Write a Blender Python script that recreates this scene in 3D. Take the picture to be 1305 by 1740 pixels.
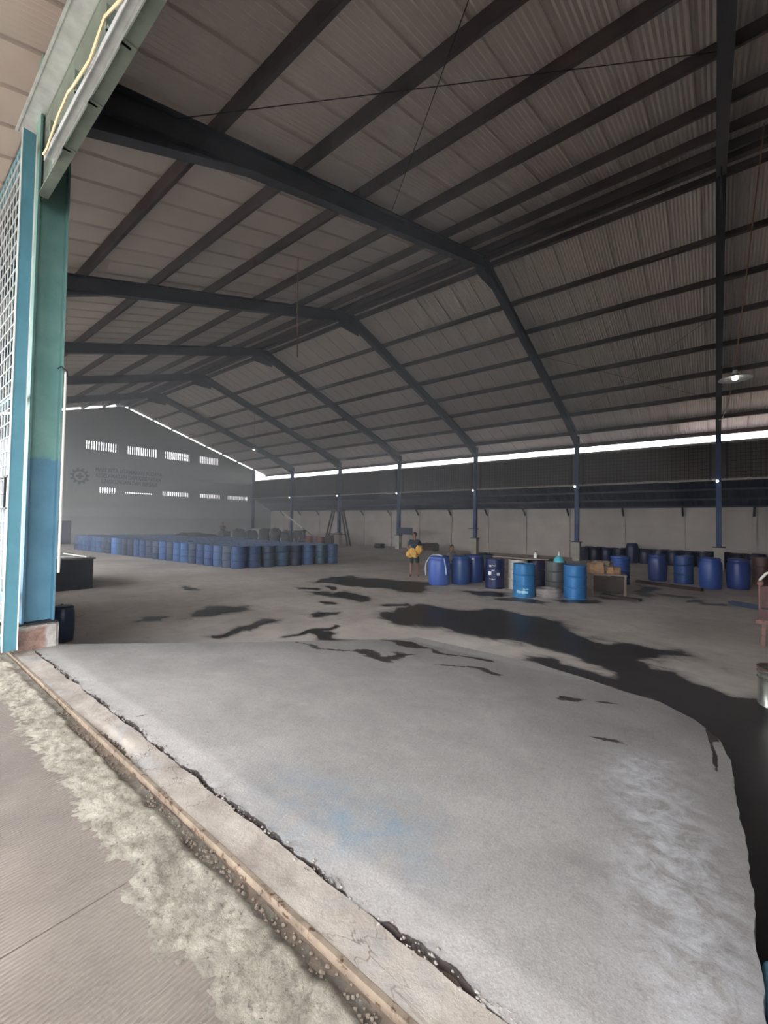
import bpy, bmesh, math, random
import numpy as np
from mathutils import Vector, Matrix, noise as mnoise

C = bpy.context.scene.collection
for o in list(bpy.data.objects):
    bpy.data.objects.remove(o)
random.seed(7)
rng = np.random.default_rng(7)
PI = math.pi

# ------------------------------------------------------------------ camera
HC = 1.91                      # lens height above the hall floor
YAW, PITCH, ROLL = (math.radians(a) for a in (38.478, 1.515, 0.946))
fw = Vector((-math.sin(YAW) * math.cos(PITCH), math.cos(YAW) * math.cos(PITCH), math.sin(PITCH)))
rt = Vector((math.cos(YAW), math.sin(YAW), 0))
up = rt.cross(fw)
rt2 = rt * math.cos(ROLL) + up * math.sin(ROLL)
up2 = up * math.cos(ROLL) - rt * math.sin(ROLL)
cd = bpy.data.cameras.new('camera')
cam = bpy.data.objects.new('camera', cd)
C.objects.link(cam)
mw = Matrix((rt2, up2, -fw)).transposed().to_4x4()
mw.translation = Vector((0, 0, HC))
cam.matrix_world = mw
cd.sensor_fit = 'VERTICAL'
cd.sensor_height = 36
cd.lens = 707.15 * 36 / 1740
cd.clip_start = 0.05
cd.clip_end = 400
bpy.context.scene.camera = cam

# ------------------------------------------------------------------ sky, sun, exposure
SKY = 6.0
HAZE = ((8.4, 0.0022, 0.01), (-1.0, 0.004, 2.0), (-1.3, 0.004, 3.0), (-1.6, 0.0045, 4.2), (-8.0, 0.009, 0.01))   # right limit, density, lowest level of each layer
w = bpy.data.worlds.new('world')
bpy.context.scene.world = w
w.use_nodes = True
bg = w.node_tree.nodes['Background']
bg.inputs[0].default_value = (0.93, 0.96, 1.0, 1)
bg.inputs[1].default_value = SKY
sd = bpy.data.lights.new('sun', 'SUN')
sd.energy = 13.0
sd.angle = math.radians(6)
sd.color = (1, 0.94, 0.84)
sun = bpy.data.objects.new('sun', sd)
C.objects.link(sun)
saz, sel = math.radians(15), math.radians(31)      # low sun, beyond the left post, just outside the front wall
sdir = Vector((-math.cos(saz) * math.cos(sel), -math.sin(saz) * math.cos(sel), math.sin(sel)))
sun.rotation_euler = sdir.to_track_quat('Z', 'Y').to_euler()
sun.location = (-20, -6, 14)
vs = bpy.context.scene.view_settings
bpy.context.scene.display_settings.display_device = 'sRGB'
vs.view_transform = 'Standard'
vs.look = 'None'
vs.gamma = 1
vs.use_curve_mapping = False
vs.exposure = 0.46

# ------------------------------------------------------------------ materials
def lin(c):
    return tuple(((v / 255) / 12.92 if v / 255 <= 0.04045 else ((v / 255 + 0.055) / 1.055) ** 2.4) for v in c)

class NT:
    def __init__(s, m):
        s.t = m.node_tree
        s.n = s.t.nodes
        s.b = s.n['Principled BSDF']
    def new(s, typ, **kw):
        n = s.n.new(typ)
        for k, v in kw.items():
            setattr(n, k, v)
        return n
    def link(s, a, b):
        s.t.links.new(a, b)
    def coord(s, out='Object'):
        return s.new('ShaderNodeTexCoord').outputs[out]
    def noise(s, vec, scale, detail=4, rough=0.6, dist=0.0):
        n = s.new('ShaderNodeTexNoise')
        n.inputs['Scale'].default_value = scale
        n.inputs['Detail'].default_value = detail
        n.inputs['Roughness'].default_value = rough
        n.inputs['Distortion'].default_value = dist
        s.link(vec, n.inputs['Vector'])
        return n.outputs['Fac']
    def ramp(s, fac, stops):
        r = s.new('ShaderNodeValToRGB')
        el = r.color_ramp.elements
        while len(el) < len(stops):
            el.new(0.5)
        for e, (p, c) in zip(el, stops):
            e.position = p
            e.color = (*c, 1) if len(c) == 3 else c
        s.link(fac, r.inputs[0])
        return r.outputs[0]
    def mix(s, fac, a, b, mode='MIX'):
        n = s.new('ShaderNodeMix', data_type='RGBA', blend_type=mode)
        for inp, v in ((n.inputs[0], fac), (n.inputs[6], a), (n.inputs[7], b)):
            if hasattr(v, 'is_linked'):
                s.link(v, inp)
            elif isinstance(v, (int, float)):
                inp.default_value = v
            else:
                inp.default_value = (*v, 1)
        return n.outputs[2]
    def math(s, op, a, b=0.0, clamp=False):
        n = s.new('ShaderNodeMath', operation=op, use_clamp=clamp)
        for inp, v in ((n.inputs[0], a), (n.inputs[1], b)):
            if hasattr(v, 'is_linked'):
                s.link(v, inp)
            else:
                inp.default_value = v
        return n.outputs[0]
    def step(s, v, lo, hi):
        n = s.new('ShaderNodeMapRange', clamp=True)
        n.inputs[1].default_value = lo
        n.inputs[2].default_value = hi
        s.link(v, n.inputs[0])
        return n.outputs[0]
    def bump(s, h, strength=0.3, dist=0.01, prev=None):
        n = s.new('ShaderNodeBump')
        n.inputs['Strength'].default_value = strength
        n.inputs['Distance'].default_value = dist
        s.link(h, n.inputs['Height'])
        if prev is not None:
            s.link(prev, n.inputs['Normal'])
        return n.outputs[0]

def base_mat(name, rough=0.7, metal=0.0):
    m = bpy.data.materials.new(name)
    m.use_nodes = True
    t = NT(m)
    t.b.inputs['Roughness'].default_value = rough
    t.b.inputs['Metallic'].default_value = metal
    return m, t

def mat(name, rgb, rough=0.7, metal=0.0, var=0.25, scale=3.0, rust=0.0, rustc=(96, 60, 40), bump=0.0, bscale=40, srgb=True, objcol=False):
    """painted / plain surface with grain, wear and optional rust"""
    m, t = base_mat(name, rough, metal)
    c = lin(rgb) if srgb else rgb
    co = t.coord()
    n = t.noise(co, scale, 5)
    if objcol:
        oc = t.new('ShaderNodeObjectInfo').outputs['Color']
        col = t.mix(t.step(n, 0.3, 0.75), oc, t.mix(1.0, oc, (1 - var,) * 3, 'MULTIPLY'))
    else:
        col = t.ramp(n, [(0.3, tuple(v * (1 - var) for v in c)), (0.7, tuple(min(1, v * (1 + var * 0.6)) for v in c))])
    if rust > 0:
        r = t.noise(co, scale * 2.3, 8, 0.7)
        col = t.mix(t.step(r, 0.72 - rust * 0.35, 0.8 - rust * 0.35), col, lin(rustc))
    t.link(col, t.b.inputs['Base Color'])
    if bump > 0:
        t.link(t.bump(t.noise(co, bscale, 6), bump, 0.01), t.b.inputs['Normal'])
    return m

M = {}
M['roof'] = mat('roof_sheet_underside', (222, 213, 206), 0.55, 0.0, 0.12, 0.6)
M['purlin'] = mat('purlin_steel', (92, 80, 79), 0.6, 0.2, 0.35, 1.2, 0.35, (80, 46, 40))
M['frame'] = mat('frame_steel_paint', (66, 68, 76), 0.55, 0.2, 0.25, 1.0)
M['frame_blue'] = mat('column_blue_paint', (40, 66, 110), 0.5, 0.1, 0.25, 1.5)
M['ped'] = mat('pedestal_plaster', (186, 180, 168), 0.9, 0, 0.2, 4, bump=0.3)
M['panel_wall'] = mat('precast_panel', (190, 180, 172), 0.9, 0, 0.14, 0.9, bump=0.15, bscale=12)
M['wall_paint'] = mat('wall_paint', (176, 176, 174), 0.9, 0, 0.1, 0.5, bump=0.1, bscale=10)
M['wall_white'] = mat('outer_wall_white', (150, 150, 148), 0.85, 0, 0.12, 0.8, bump=0.1, bscale=10)
M['canopy'] = mat('canopy_navy', (26, 32, 58), 0.6, 0, 0.25, 1)
M['screen'] = mat('screen_sheet', (98, 88, 84), 0.8, 0, 0.2, 1)
M['wire'] = mat('dark_wire', (34, 32, 38), 0.6, 0.3, 0.2, 4)
M['pale_rail'] = mat('pale_rail', (168, 162, 156), 0.6, 0.2, 0.2, 3)
M['dark'] = mat('dark_steel', (36, 36, 42), 0.6, 0.2, 0.3, 3)
M['teal'] = mat('teal_paint', (82, 134, 148), 0.42, 0.05, 0.12, 5, 0.12, (110, 86, 70))
M['wirelight'] = mat('gate_wire', (196, 202, 204), 0.45, 0.4, 0.2, 6)
M['rail'] = mat('ground_rail_rusty', (166, 148, 130), 0.5, 0.5, 0.35, 9, 0.5, (96, 70, 52), bump=0.2)
M['white'] = mat('white_paint', (225, 222, 214), 0.5, 0, 0.1, 6)
M['steel_drum'] = mat('painted_drum', (60, 90, 150), 0.42, 0.15, 0.35, 5, 0.06, (70, 52, 44), objcol=True)
M['plastic_drum'] = mat('plastic_drum', (60, 90, 150), 0.38, 0, 0.2, 3, objcol=True)
M['lid'] = mat('drum_lid_dusty', (96, 100, 112), 0.55, 0.2, 0.4, 6, 0.25)
M['rustlid'] = mat('drum_lid_rusty', (120, 104, 92), 0.6, 0.2, 0.35, 7, 0.5)
M['label_white'] = mat('paper_label', (226, 228, 226), 0.7, 0, 0.15, 9)
M['rubber'] = mat('tyre_rubber', (160, 150, 146), 0.9, 0, 0.25, 7, bump=0.4, bscale=30)
M['cyan'] = mat('cyan_plastic', (86, 190, 205), 0.35, 0, 0.1, 4)
M['wood'] = mat('weathered_wood', (140, 122, 108), 0.85, 0, 0.3, 5, bump=0.3)
M['wood_dark'] = mat('dark_wood', (66, 50, 46), 0.85, 0, 0.3, 5, bump=0.3)
M['carton'] = mat('brown_carton', (178, 140, 106), 0.85, 0, 0.25, 5)
M['red_rust'] = mat('rusty_red_steel', (132, 100, 92), 0.65, 0.2, 0.3, 8, 0.4, (90, 58, 50))
M['red'] = mat('dark_red_paint', (110, 44, 46), 0.5, 0.1, 0.3, 6, 0.3)
M['tin'] = mat('bright_tin', (205, 206, 196), 0.26, 0.95, 0.12, 8, 0.0)
M['tinrim'] = mat('stained_rim', (96, 66, 54), 0.6, 0.4, 0.3, 9)
M['hose'] = mat('grey_hose', (176, 184, 196), 0.4, 0, 0.1, 6)
M['sack'] = mat('dark_sack', (62, 60, 64), 0.9, 0, 0.35, 6, bump=0.4)
M['signblue'] = mat('board_blue', (54, 66, 84), 0.6, 0, 0.15, 3)
M['skin'] = mat('skin', (146, 104, 84), 0.6, 0, 0.1, 8)
M['hair'] = mat('black_hair', (28, 24, 24), 0.7, 0, 0.2, 20)
M['shirt'] = mat('dark_grey_cotton', (62, 70, 80), 0.9, 0, 0.15, 12)
M['shorts'] = mat('dark_green_cotton', (48, 66, 64), 0.9, 0, 0.15, 12)
M['shirt_blue'] = mat('navy_cotton', (44, 48, 74), 0.9, 0, 0.15, 12)
M['shirt_pale'] = mat('grey_cotton', (120, 116, 114), 0.9, 0, 0.15, 12)
M['yellow'] = mat('yellow_foam', (226, 176, 92), 0.8, 0, 0.25, 7, bump=0.3)
M['dirt'] = mat('dark_dirt', (98, 85, 74), 0.95, 0, 0.4, 12, bump=0.5)
M['maroon'] = mat('faded_maroon_steel', (96, 66, 64), 0.6, 0.1, 0.3, 6, 0.3)
M['enamel'] = mat('grey_enamel', (170, 172, 168), 0.35, 0, 0.1, 5)
M['chip'] = mat('broken_mortar', (134, 126, 119), 0.95, 0, 0.45, 30, bump=0.4)
M['stone'] = mat('gravel_stone', (112, 100, 88), 0.9, 0, 0.4, 20, bump=0.4)
M['tank'] = mat('dark_tank', (70, 74, 86), 0.55, 0.2, 0.25, 3)
M['tanktop'] = mat('grey_tank_top', (120, 120, 116), 0.7, 0.1, 0.35, 4)
M['cable'] = mat('tan_cable', (150, 118, 100), 0.6, 0, 0.15, 5)
M['cablewarm'] = mat('pale_cable', (226, 200, 160), 0.5, 0, 0.1, 5)
M['letter'] = mat('faded_paint_lettering', (84, 84, 98), 0.9, 0, 0.15, 2)
M['gear'] = mat('faded_green_paint', (66, 84, 82), 0.9, 0, 0.15, 2)
M['header'] = mat('header_teal_weathered', (112, 124, 116), 0.6, 0.1, 0.25, 3, 0.35, (110, 92, 76))
M['door'] = mat('door_dark_blue_grey', (74, 76, 88), 0.6, 0, 0.1, 2)

def emit(name, rgb, strength):
    m, t = base_mat(name)
    t.b.inputs['Base Color'].default_value = (*rgb, 1)
    t.b.inputs['Emission Color'].default_value = (*rgb, 1)
    t.b.inputs['Emission Strength'].default_value = strength
    return m
M['bulb'] = emit('lit_bulb', (1, 0.97, 0.9), 4.0)

def post_mat():
    """post repainted blue on its lower third over older green-teal paint"""
    m, t = base_mat('post_two_coats', 0.45, 0.05)
    co = t.coord()
    sep = t.new('ShaderNodeSeparateXYZ')
    t.link(co, sep.inputs[0])
    edge = t.math('ADD', sep.outputs[2], t.math('MULTIPLY', t.noise(co, 14, 4), 0.12))
    up_ = t.step(edge, 2.62, 2.66)
    low = t.ramp(t.noise(co, 2.5, 5), [(0.3, lin((72, 114, 136))), (0.7, lin((92, 136, 156)))])
    high = t.ramp(t.noise(co, 3.5, 6), [(0.3, lin((96, 138, 132))), (0.7, lin((120, 158, 150)))])
    col = t.mix(up_, low, high)
    scr = t.step(t.noise(co, 6, 8, 0.7), 0.66, 0.72)
    col = t.mix(t.math('MULTIPLY', scr, 0.6), col, lin((84, 74, 66)))
    t.link(col, t.b.inputs['Base Color'])
    return m
M['post'] = post_mat()

def brickped_mat():
    m, t = base_mat('chipped_plaster_over_brick', 0.9)
    co = t.coord()
    pl = t.ramp(t.noise(co, 9, 7, 0.7), [(0.3, lin((150, 143, 135))), (0.65, lin((196, 191, 184)))])
    br = t.ramp(t.noise(co, 14, 6, 0.7), [(0.3, lin((116, 84, 76))), (0.7, lin((168, 142, 128)))])
    sep = t.new('ShaderNodeSeparateXYZ')
    t.link(co, sep.inputs[0])
    yy = t.math('ADD', sep.outputs[1], t.math('MULTIPLY', t.noise(co, 8, 5), 0.08))
    zz = t.math('ADD', sep.outputs[2], t.math('MULTIPLY', t.noise(co, 8, 5), 0.1))
    msk = t.math('MULTIPLY', t.step(yy, 0.13, 0.10), t.step(zz, 0.62, 0.58))
    t.link(t.mix(msk, pl, br), t.b.inputs['Base Color'])
    t.link(t.bump(t.noise(co, 30, 8, 0.7), 0.6, 0.015), t.b.inputs['Normal'])
    return m
M['brickped'] = brickped_mat()

def floor_mat():
    m, t = base_mat('hall_floor_concrete', 0.75)
    co = t.coord()
    big = t.noise(co, 0.55, 6, 0.6, 0.4)
    med = t.noise(co, 3.0, 8, 0.65)
    col = t.ramp(big, [(0.3, lin((172, 161, 152))), (0.7, lin((208, 198, 189)))])
    col = t.mix(t.math('MULTIPLY', t.step(med, 0.45, 0.75), 0.45), col, lin((152, 140, 131)))
    sp = t.noise(co, 1.1, 9, 0.72, 0.8)
    col = t.mix(t.math('MULTIPLY', t.step(sp, 0.62, 0.70), 0.5), col, lin((96, 84, 78)))
    at = t.new('ShaderNodeAttribute', attribute_name='wet').outputs['Fac']
    mpf = t.new('ShaderNodeMapping')
    mpf.inputs['Rotation'].default_value = (0, 0, 0.65)
    mpf.inputs['Scale'].default_value = (0.7, 1.5, 1)
    t.link(co, mpf.inputs[0])
    e = t.math('ADD', at, t.math('MULTIPLY', t.math('SUBTRACT', t.noise(mpf.outputs[0], 3.2, 9, 0.72, 0.5), 0.5), 1.5))
    wet = t.step(e, 0.44, 0.60)
    damp = t.math('MULTIPLY', t.step(e, 0.10, 0.5), 0.45)
    col = t.mix(damp, col, lin((92, 82, 77)))
    wcol = t.ramp(t.noise(co, 2.2, 5), [(0.3, lin((20, 18, 20))), (0.7, lin((50, 43, 42)))])
    col = t.mix(wet, col, wcol)
    t.link(col, t.b.inputs['Base Color'])
    r = t.new('ShaderNodeMapRange')
    r.inputs[3].default_value = 0.8
    r.inputs[4].default_value = 0.34
    t.link(wet, r.inputs[0])
    t.link(r.outputs[0], t.b.inputs['Roughness'])
    h = t.math('MULTIPLY', t.noise(co, 18, 8, 0.7), t.math('SUBTRACT', 1.0, t.math('MULTIPLY', wet, 0.85)))
    t.link(t.bump(h, 0.35, 0.012), t.b.inputs['Normal'])
    return m
M['floor'] = floor_mat()

def slab_mat():
    m, t = base_mat('ramp_concrete', 0.8)
    co = t.coord()
    big = t.noise(co, 1.1, 6, 0.6, 0.5)
    col = t.ramp(big, [(0.3, lin((144, 139, 135))), (0.7, lin((168, 162, 157)))])
    fine = t.noise(co, 22, 8, 0.7)
    col = t.mix(t.math('MULTIPLY', t.step(fine, 0.5, 0.75), 0.35), col, lin((116, 110, 106)))
    gr = t.noise(co, 90, 4, 0.75)
    col = t.mix(1.0, col, t.ramp(gr, [(0.3, (0.80, 0.80, 0.80)), (0.7, (1.14, 1.14, 1.14))]), 'MULTIPLY')
    sk = t.noise(co, 16, 9, 0.8, 0.3)
    col = t.mix(t.math('MULTIPLY', t.step(sk, 0.60, 0.68), 0.45), col, lin((96, 91, 88)))
    pm = t.noise(co, 3.2, 9, 0.75, 0.8)
    col = t.mix(t.math('MULTIPLY', t.step(pm, 0.55, 0.72), 0.35), col, lin((186, 182, 176)))
    dust = t.new('ShaderNodeAttribute', attribute_name='dust').outputs['Fac']
    dm = t.math('MULTIPLY', dust, t.step(t.noise(co, 7, 8, 0.72, 0.6), 0.40, 0.62))
    col = t.mix(dm, col, lin((206, 206, 208)))
    blue = t.new('ShaderNodeAttribute', attribute_name='tint').outputs['Fac']
    col = t.mix(t.math('MULTIPLY', blue, t.step(t.noise(co, 5, 6), 0.38, 0.65)), col, lin((112, 136, 152)))
    at = t.new('ShaderNodeAttribute', attribute_name='wet').outputs['Fac']
    e = t.math('ADD', at, t.math('MULTIPLY', t.math('SUBTRACT', t.noise(co, 7, 7, 0.7), 0.5), 0.9))
    wet = t.step(e, 0.44, 0.56)
    col = t.mix(wet, col, lin((56, 47, 44)))
    t.link(col, t.b.inputs['Base Color'])
    mp = t.new('ShaderNodeMapping')
    mp.inputs['Scale'].default_value = (40, 7, 1)
    t.link(co, mp.inputs[0])
    br = t.noise(mp.outputs[0], 1.0, 4, 0.6, 0.6)
    b1 = t.bump(t.noise(co, 70, 6, 0.75), 0.5, 0.006)
    t.link(t.bump(br, 0.35, 0.006, b1), t.b.inputs['Normal'])
    return m
M['slab'] = slab_mat()

def apron_mat():
    m, t = base_mat('rough_apron_concrete', 0.9)
    co = t.coord()
    big = t.noise(co, 5.0, 10, 0.75, 0.4)
    col = t.ramp(big, [(0.28, lin((104, 96, 86))), (0.46, lin((164, 155, 138))), (0.70, lin((214, 206, 189)))])
    pit = t.noise(co, 40, 6, 0.75)
    col = t.mix(t.math('MULTIPLY', t.step(pit, 0.54, 0.68), 0.75), col, lin((92, 83, 76)))
    gv = t.new('ShaderNodeAttribute', attribute_name='dirt').outputs['Fac']
    col = t.mix(gv, col, lin((66, 56, 48)))
    t.link(col, t.b.inputs['Base Color'])
    t.link(t.bump(t.noise(co, 48, 9, 0.8), 1.0, 0.02), t.b.inputs['Normal'])
    return m
M['apron'] = apron_mat()

def strip_mat():
    m, t = base_mat('threshold_mortar', 0.9)
    co = t.coord()
    col = t.ramp(t.noise(co, 5, 7, 0.65), [(0.3, lin((128, 117, 108))), (0.7, lin((166, 156, 145)))])
    tint = t.step(t.noise(co, 2.3, 3), 0.56, 0.7)
    col = t.mix(t.math('MULTIPLY', tint, 0.25), col, lin((122, 140, 150)))
    v = t.new('ShaderNodeTexVoronoi', feature='DISTANCE_TO_EDGE')
    v.inputs['Scale'].default_value = 5
    wob = t.mix(0.12, co, t.new('ShaderNodeTexNoise').outputs['Color'])
    t.link(wob, v.inputs['Vector'])
    ck = t.math('MULTIPLY', t.step(v.outputs['Distance'], 0.016, 0.004), t.step(t.noise(co, 1.3, 2), 0.5, 0.6))
    col = t.mix(t.math('MULTIPLY', ck, 0.75), col, lin((90, 76, 66)))
    t.link(col, t.b.inputs['Base Color'])
    t.link(t.bump(t.noise(co, 45, 8, 0.72), 0.5, 0.01), t.b.inputs['Normal'])
    return m
M['strip'] = strip_mat()

def pave_mat():
    """brushed (ridged) outdoor concrete"""
    m, t = base_mat('brushed_pavement', 0.85)
    co = t.coord()
    col = t.ramp(t.noise(co, 2.0, 7, 0.6), [(0.3, lin((118, 107, 98))), (0.7, lin((144, 132, 121)))])
    wv = t.new('ShaderNodeTexWave', wave_type='BANDS', bands_direction='X')
    wv.inputs['Scale'].default_value = 17
    wv.inputs['Distortion'].default_value = 2.2
    wv.inputs['Detail'].default_value = 3
    wv.inputs['Detail Scale'].default_value = 0.6
    t.link(co, wv.inputs['Vector'])
    col = t.mix(t.math('MULTIPLY', t.step(wv.outputs['Fac'], 0.35, 0.0), 0.28), col, lin((84, 74, 66)))
    t.link(col, t.b.inputs['Base Color'])
    b1 = t.bump(t.noise(co, 60, 7, 0.75), 0.8, 0.010)
    t.link(t.bump(wv.outputs['Fac'], 0.7, 0.010, b1), t.b.inputs['Normal'])
    return m
M['pave'] = pave_mat()
M['low_bounce'] = mat('low_bounce_dark', (66, 66, 68), 0.95, 0, 0.15, 0.8)
M['bounce_yard'] = mat('pale_bounce_yard', (188, 178, 164), 0.95, 0, 0.12, 0.4)

# ------------------------------------------------------------------ mesh helpers
class MB:
    def __init__(s):
        s.v, s.f = [], []
    def add(s, vs, fs):
        k = len(s.v)
        s.v += [tuple(p) for p in vs]
        s.f += [tuple(i + k for i in q) for q in fs]
        return s
    def box(s, x0, x1, y0, y1, z0, z1):
        vs = [(x, y, z) for x in (x0, x1) for y in (y0, y1) for z in (z0, z1)]
        return s.add(vs, [(0, 1, 3, 2), (4, 6, 7, 5), (0, 4, 5, 1), (2, 3, 7, 6), (0, 2, 6, 4), (1, 5, 7, 3)])
    def bar(s, a, b, wx, wz, upv=(0, 0, 1)):
        """rectangular bar between two points; wx across, wz along 'up'"""
        a, b = Vector(a), Vector(b)
        d = (b - a).normalized()
        u = Vector(upv)
        u = (u - d * u.dot(d)).normalized()
        r = d.cross(u)
        vs = [p + r * (i * wx / 2) + u * (j * wz / 2) for p in (a, b) for i in (-1, 1) for j in (-1, 1)]
        return s.add(vs, [(0, 1, 3, 2), (4, 6, 7, 5), (0, 4, 5, 1), (2, 3, 7, 6), (0, 2, 6, 4), (1, 5, 7, 3)])
    def ibeam(s, a, b, w, h, upv=(0, 0, 1), tf=0.02, tw=0.014):
        a, b = Vector(a), Vector(b)
        d = (b - a).normalized()
        u = Vector(upv)
        u = (u - d * u.dot(d)).normalized()
        for k in (-1, 1):
            o = u * (k * (h - tf) / 2)
            s.bar(a + o, b + o, w, tf, u)
        return s.bar(a, b, tw, h - 2 * tf, u)
    def tube(s, pts, r, seg=8, cap=True):
        pts = [Vector(p) for p in pts]
        n = len(pts)
        rings = []
        ref = None
        for i, p in enumerate(pts):
            d = (pts[min(i + 1, n - 1)] - pts[max(i - 1, 0)]).normalized()
            if ref is None:
                ref = Vector((0, 0, 1)) if abs(d.z) < 0.9 else Vector((1, 0, 0))
            u = (ref - d * ref.dot(d)).normalized()
            ref = u
            v = d.cross(u)
            rr = r[i] if isinstance(r, (list, tuple)) else r
            rings.append([p + (u * math.cos(t) + v * math.sin(t)) * rr for t in (2 * PI * k / seg for k in range(seg))])
        vs = [q for ring in rings for q in ring]
        fs = [(i * seg + k, i * seg + (k + 1) % seg, (i + 1) * seg + (k + 1) % seg, (i + 1) * seg + k) for i in range(n - 1) for k in range(seg)]
        if cap:
            fs += [tuple(range(seg))[::-1], tuple((n - 1) * seg + k for k in range(seg))]
        return s.add(vs, fs)
    def lathe(s, prof, seg=24, c=(0, 0, 0), close=False):
        vs, fs = [], []
        n = len(prof)
        for r, z in prof:
            for k in range(seg):
                t = 2 * PI * k / seg
                vs.append((c[0] + r * math.cos(t), c[1] + r * math.sin(t), c[2] + z))
        for i in range(n - 1 + (1 if close else 0)):
            j = (i + 1) % n
            for k in range(seg):
                k2 = (k + 1) % seg
                fs.append((i * seg + k, i * seg + k2, j * seg + k2, j * seg + k))
        if not close:
            if prof[0][0] > 1e-4:
                fs.append(tuple(range(seg))[::-1])
            if prof[-1][0] > 1e-4:
                fs.append(tuple((n - 1) * seg + k for k in range(seg)))
        return s.add(vs, fs)
    def blob(s, c, r, seg=12, rings=8, jit=0.0, rnd=random):
        vs, fs = [], []
        for i in range(rings + 1):
            ph = PI * i / rings
            for k in range(seg):
                t = 2 * PI * k / seg
                p = Vector((math.sin(ph) * math.cos(t), math.sin(ph) * math.sin(t), math.cos(ph)))
                if jit:
                    p *= 1 + jit * mnoise.noise(p * 1.7 + Vector(c) * 3.1)
                vs.append((c[0] + p.x * r[0], c[1] + p.y * r[1], c[2] + p.z * r[2]))
        for i in range(rings):
            for k in range(seg):
                fs.append((i * seg + k, (i + 1) * seg + k, (i + 1) * seg + (k + 1) % seg, i * seg + (k + 1) % seg))
        return s.add(vs, fs)
    def mesh(s, name, smooth=False):
        me = bpy.data.meshes.new(name)
        me.from_pydata(s.v, [], s.f)
        bm = bmesh.new()
        bm.from_mesh(me)
        bmesh.ops.remove_doubles(bm, verts=bm.verts, dist=1e-5)
        bmesh.ops.recalc_face_normals(bm, faces=bm.faces)
        bm.to_mesh(me)
        bm.free()
        if smooth:
            for p in me.polygons:
                p.use_smooth = True
            me.set_sharp_from_angle(angle=math.radians(40))
        return me
    def build(s, name, m, parent=None, smooth=False, loc=None, rz=0.0):
        return link(name, s.mesh(name, smooth), m, parent, loc, rz)

def link(name, me, m=None, parent=None, loc=None, rz=0.0):
    if m is not None and not me.materials:
        me.materials.append(m)
    o = bpy.data.objects.new(name, me)
    C.objects.link(o)
    if parent is not None:
        o.parent = parent
    if loc is not None:
        o.location = loc
    o.rotation_euler.z = rz
    return o

def tag(o, label=None, cat=None, group=None, kind=None):
    for k, v in (('label', label), ('category', cat), ('group', group), ('kind', kind)):
        if v:
            o[k] = v
    return o

def thing(name, loc, label, cat, group=None, rz=0.0):
    o = bpy.data.objects.new(name, None)
    o.empty_display_size = 0.2
    C.objects.link(o)
    o.location = loc
    o.rotation_euler.z = rz
    return tag(o, label, cat, group)

def copy_tree(o, parent=None):
    c = o.copy()
    C.objects.link(c)
    if parent is not None:
        c.parent = parent
    for ch in o.children:
        copy_tree(ch, c)
    return c

def setcol(o, rgb):
    c = (*lin(rgb), 1)
    o.color = c
    for ch in o.children:
        ch.color = c
        for g in ch.children:
            g.color = c

def structure(o):
    o['kind'] = 'structure'
    return o

# ------------------------------------------------------------------ the hall: main dimensions
YR, ZR, SL = 12.72, 10.85, 0.315          # ridge line, rafter-top height, roof slope
YC = 24.83                                # far column line
BAY = 6.16
XS = [0.153 - BAY * i for i in range(7)]  # frame positions
XG = -36.83                               # gable wall face
YD = 1.28                                 # front wall / doorway line
ZO = 0.445                                # level of the doorway slab and the ground outside
def zt(y): return ZR - SL * abs(y - YR)

def smooth(a, b, v):
    t = np.clip((v - a) / (b - a), 0, 1)
    return t * t * (3 - 2 * t)

def vnoise(x, y, sc, seed=0.0, octv=4):
    return np.array([mnoise.fractal(Vector((px * sc, py * sc, seed)), 0.8, 2.1, octv) for px, py in zip(x.ravel(), y.ravel())]).reshape(x.shape)

def grid_obj(name, X, Y, Z, m, attrs=None, smoothf=True, skirt=0.0):
    ny, nx = X.shape
    v = np.stack([X, Y, Z], -1).reshape(-1, 3)
    idx = np.arange(nx * ny).reshape(ny, nx)
    f = np.stack([idx[:-1, :-1], idx[:-1, 1:], idx[1:, 1:], idx[1:, :-1]], -1).reshape(-1, 4)
    if skirt:
        loop = np.concatenate([idx[0, :], idx[1:, -1], idx[-1, -2::-1], idx[-2:0:-1, 0]])
        low = v[loop].copy()
        low[:, 2] -= skirt
        t0 = len(v) + np.arange(len(loop))
        k = t0 + len(loop)
        v = np.concatenate([v, v[loop], low])
        l2, k2 = np.roll(t0, -1), np.roll(k, -1)
        f = np.concatenate([f, np.stack([t0, k, k2, l2], -1)])
    me = bpy.data.meshes.new(name)
    me.from_pydata(v.tolist(), [], f.tolist())
    for an, av in (attrs or {}).items():
        a = me.attributes.new(an, 'FLOAT', 'POINT')
        d = np.zeros(len(v), dtype=np.float32)
        d[:nx * ny] = av.ravel()
        if skirt:
            d[nx * ny:] = np.tile(av.ravel()[loop], 2)
        a.data.foreach_set('value', d)
    if smoothf:
        me.polygons.foreach_set('use_smooth', np.ones(len(me.polygons), dtype=bool))
    return link(name, me, m)

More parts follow.
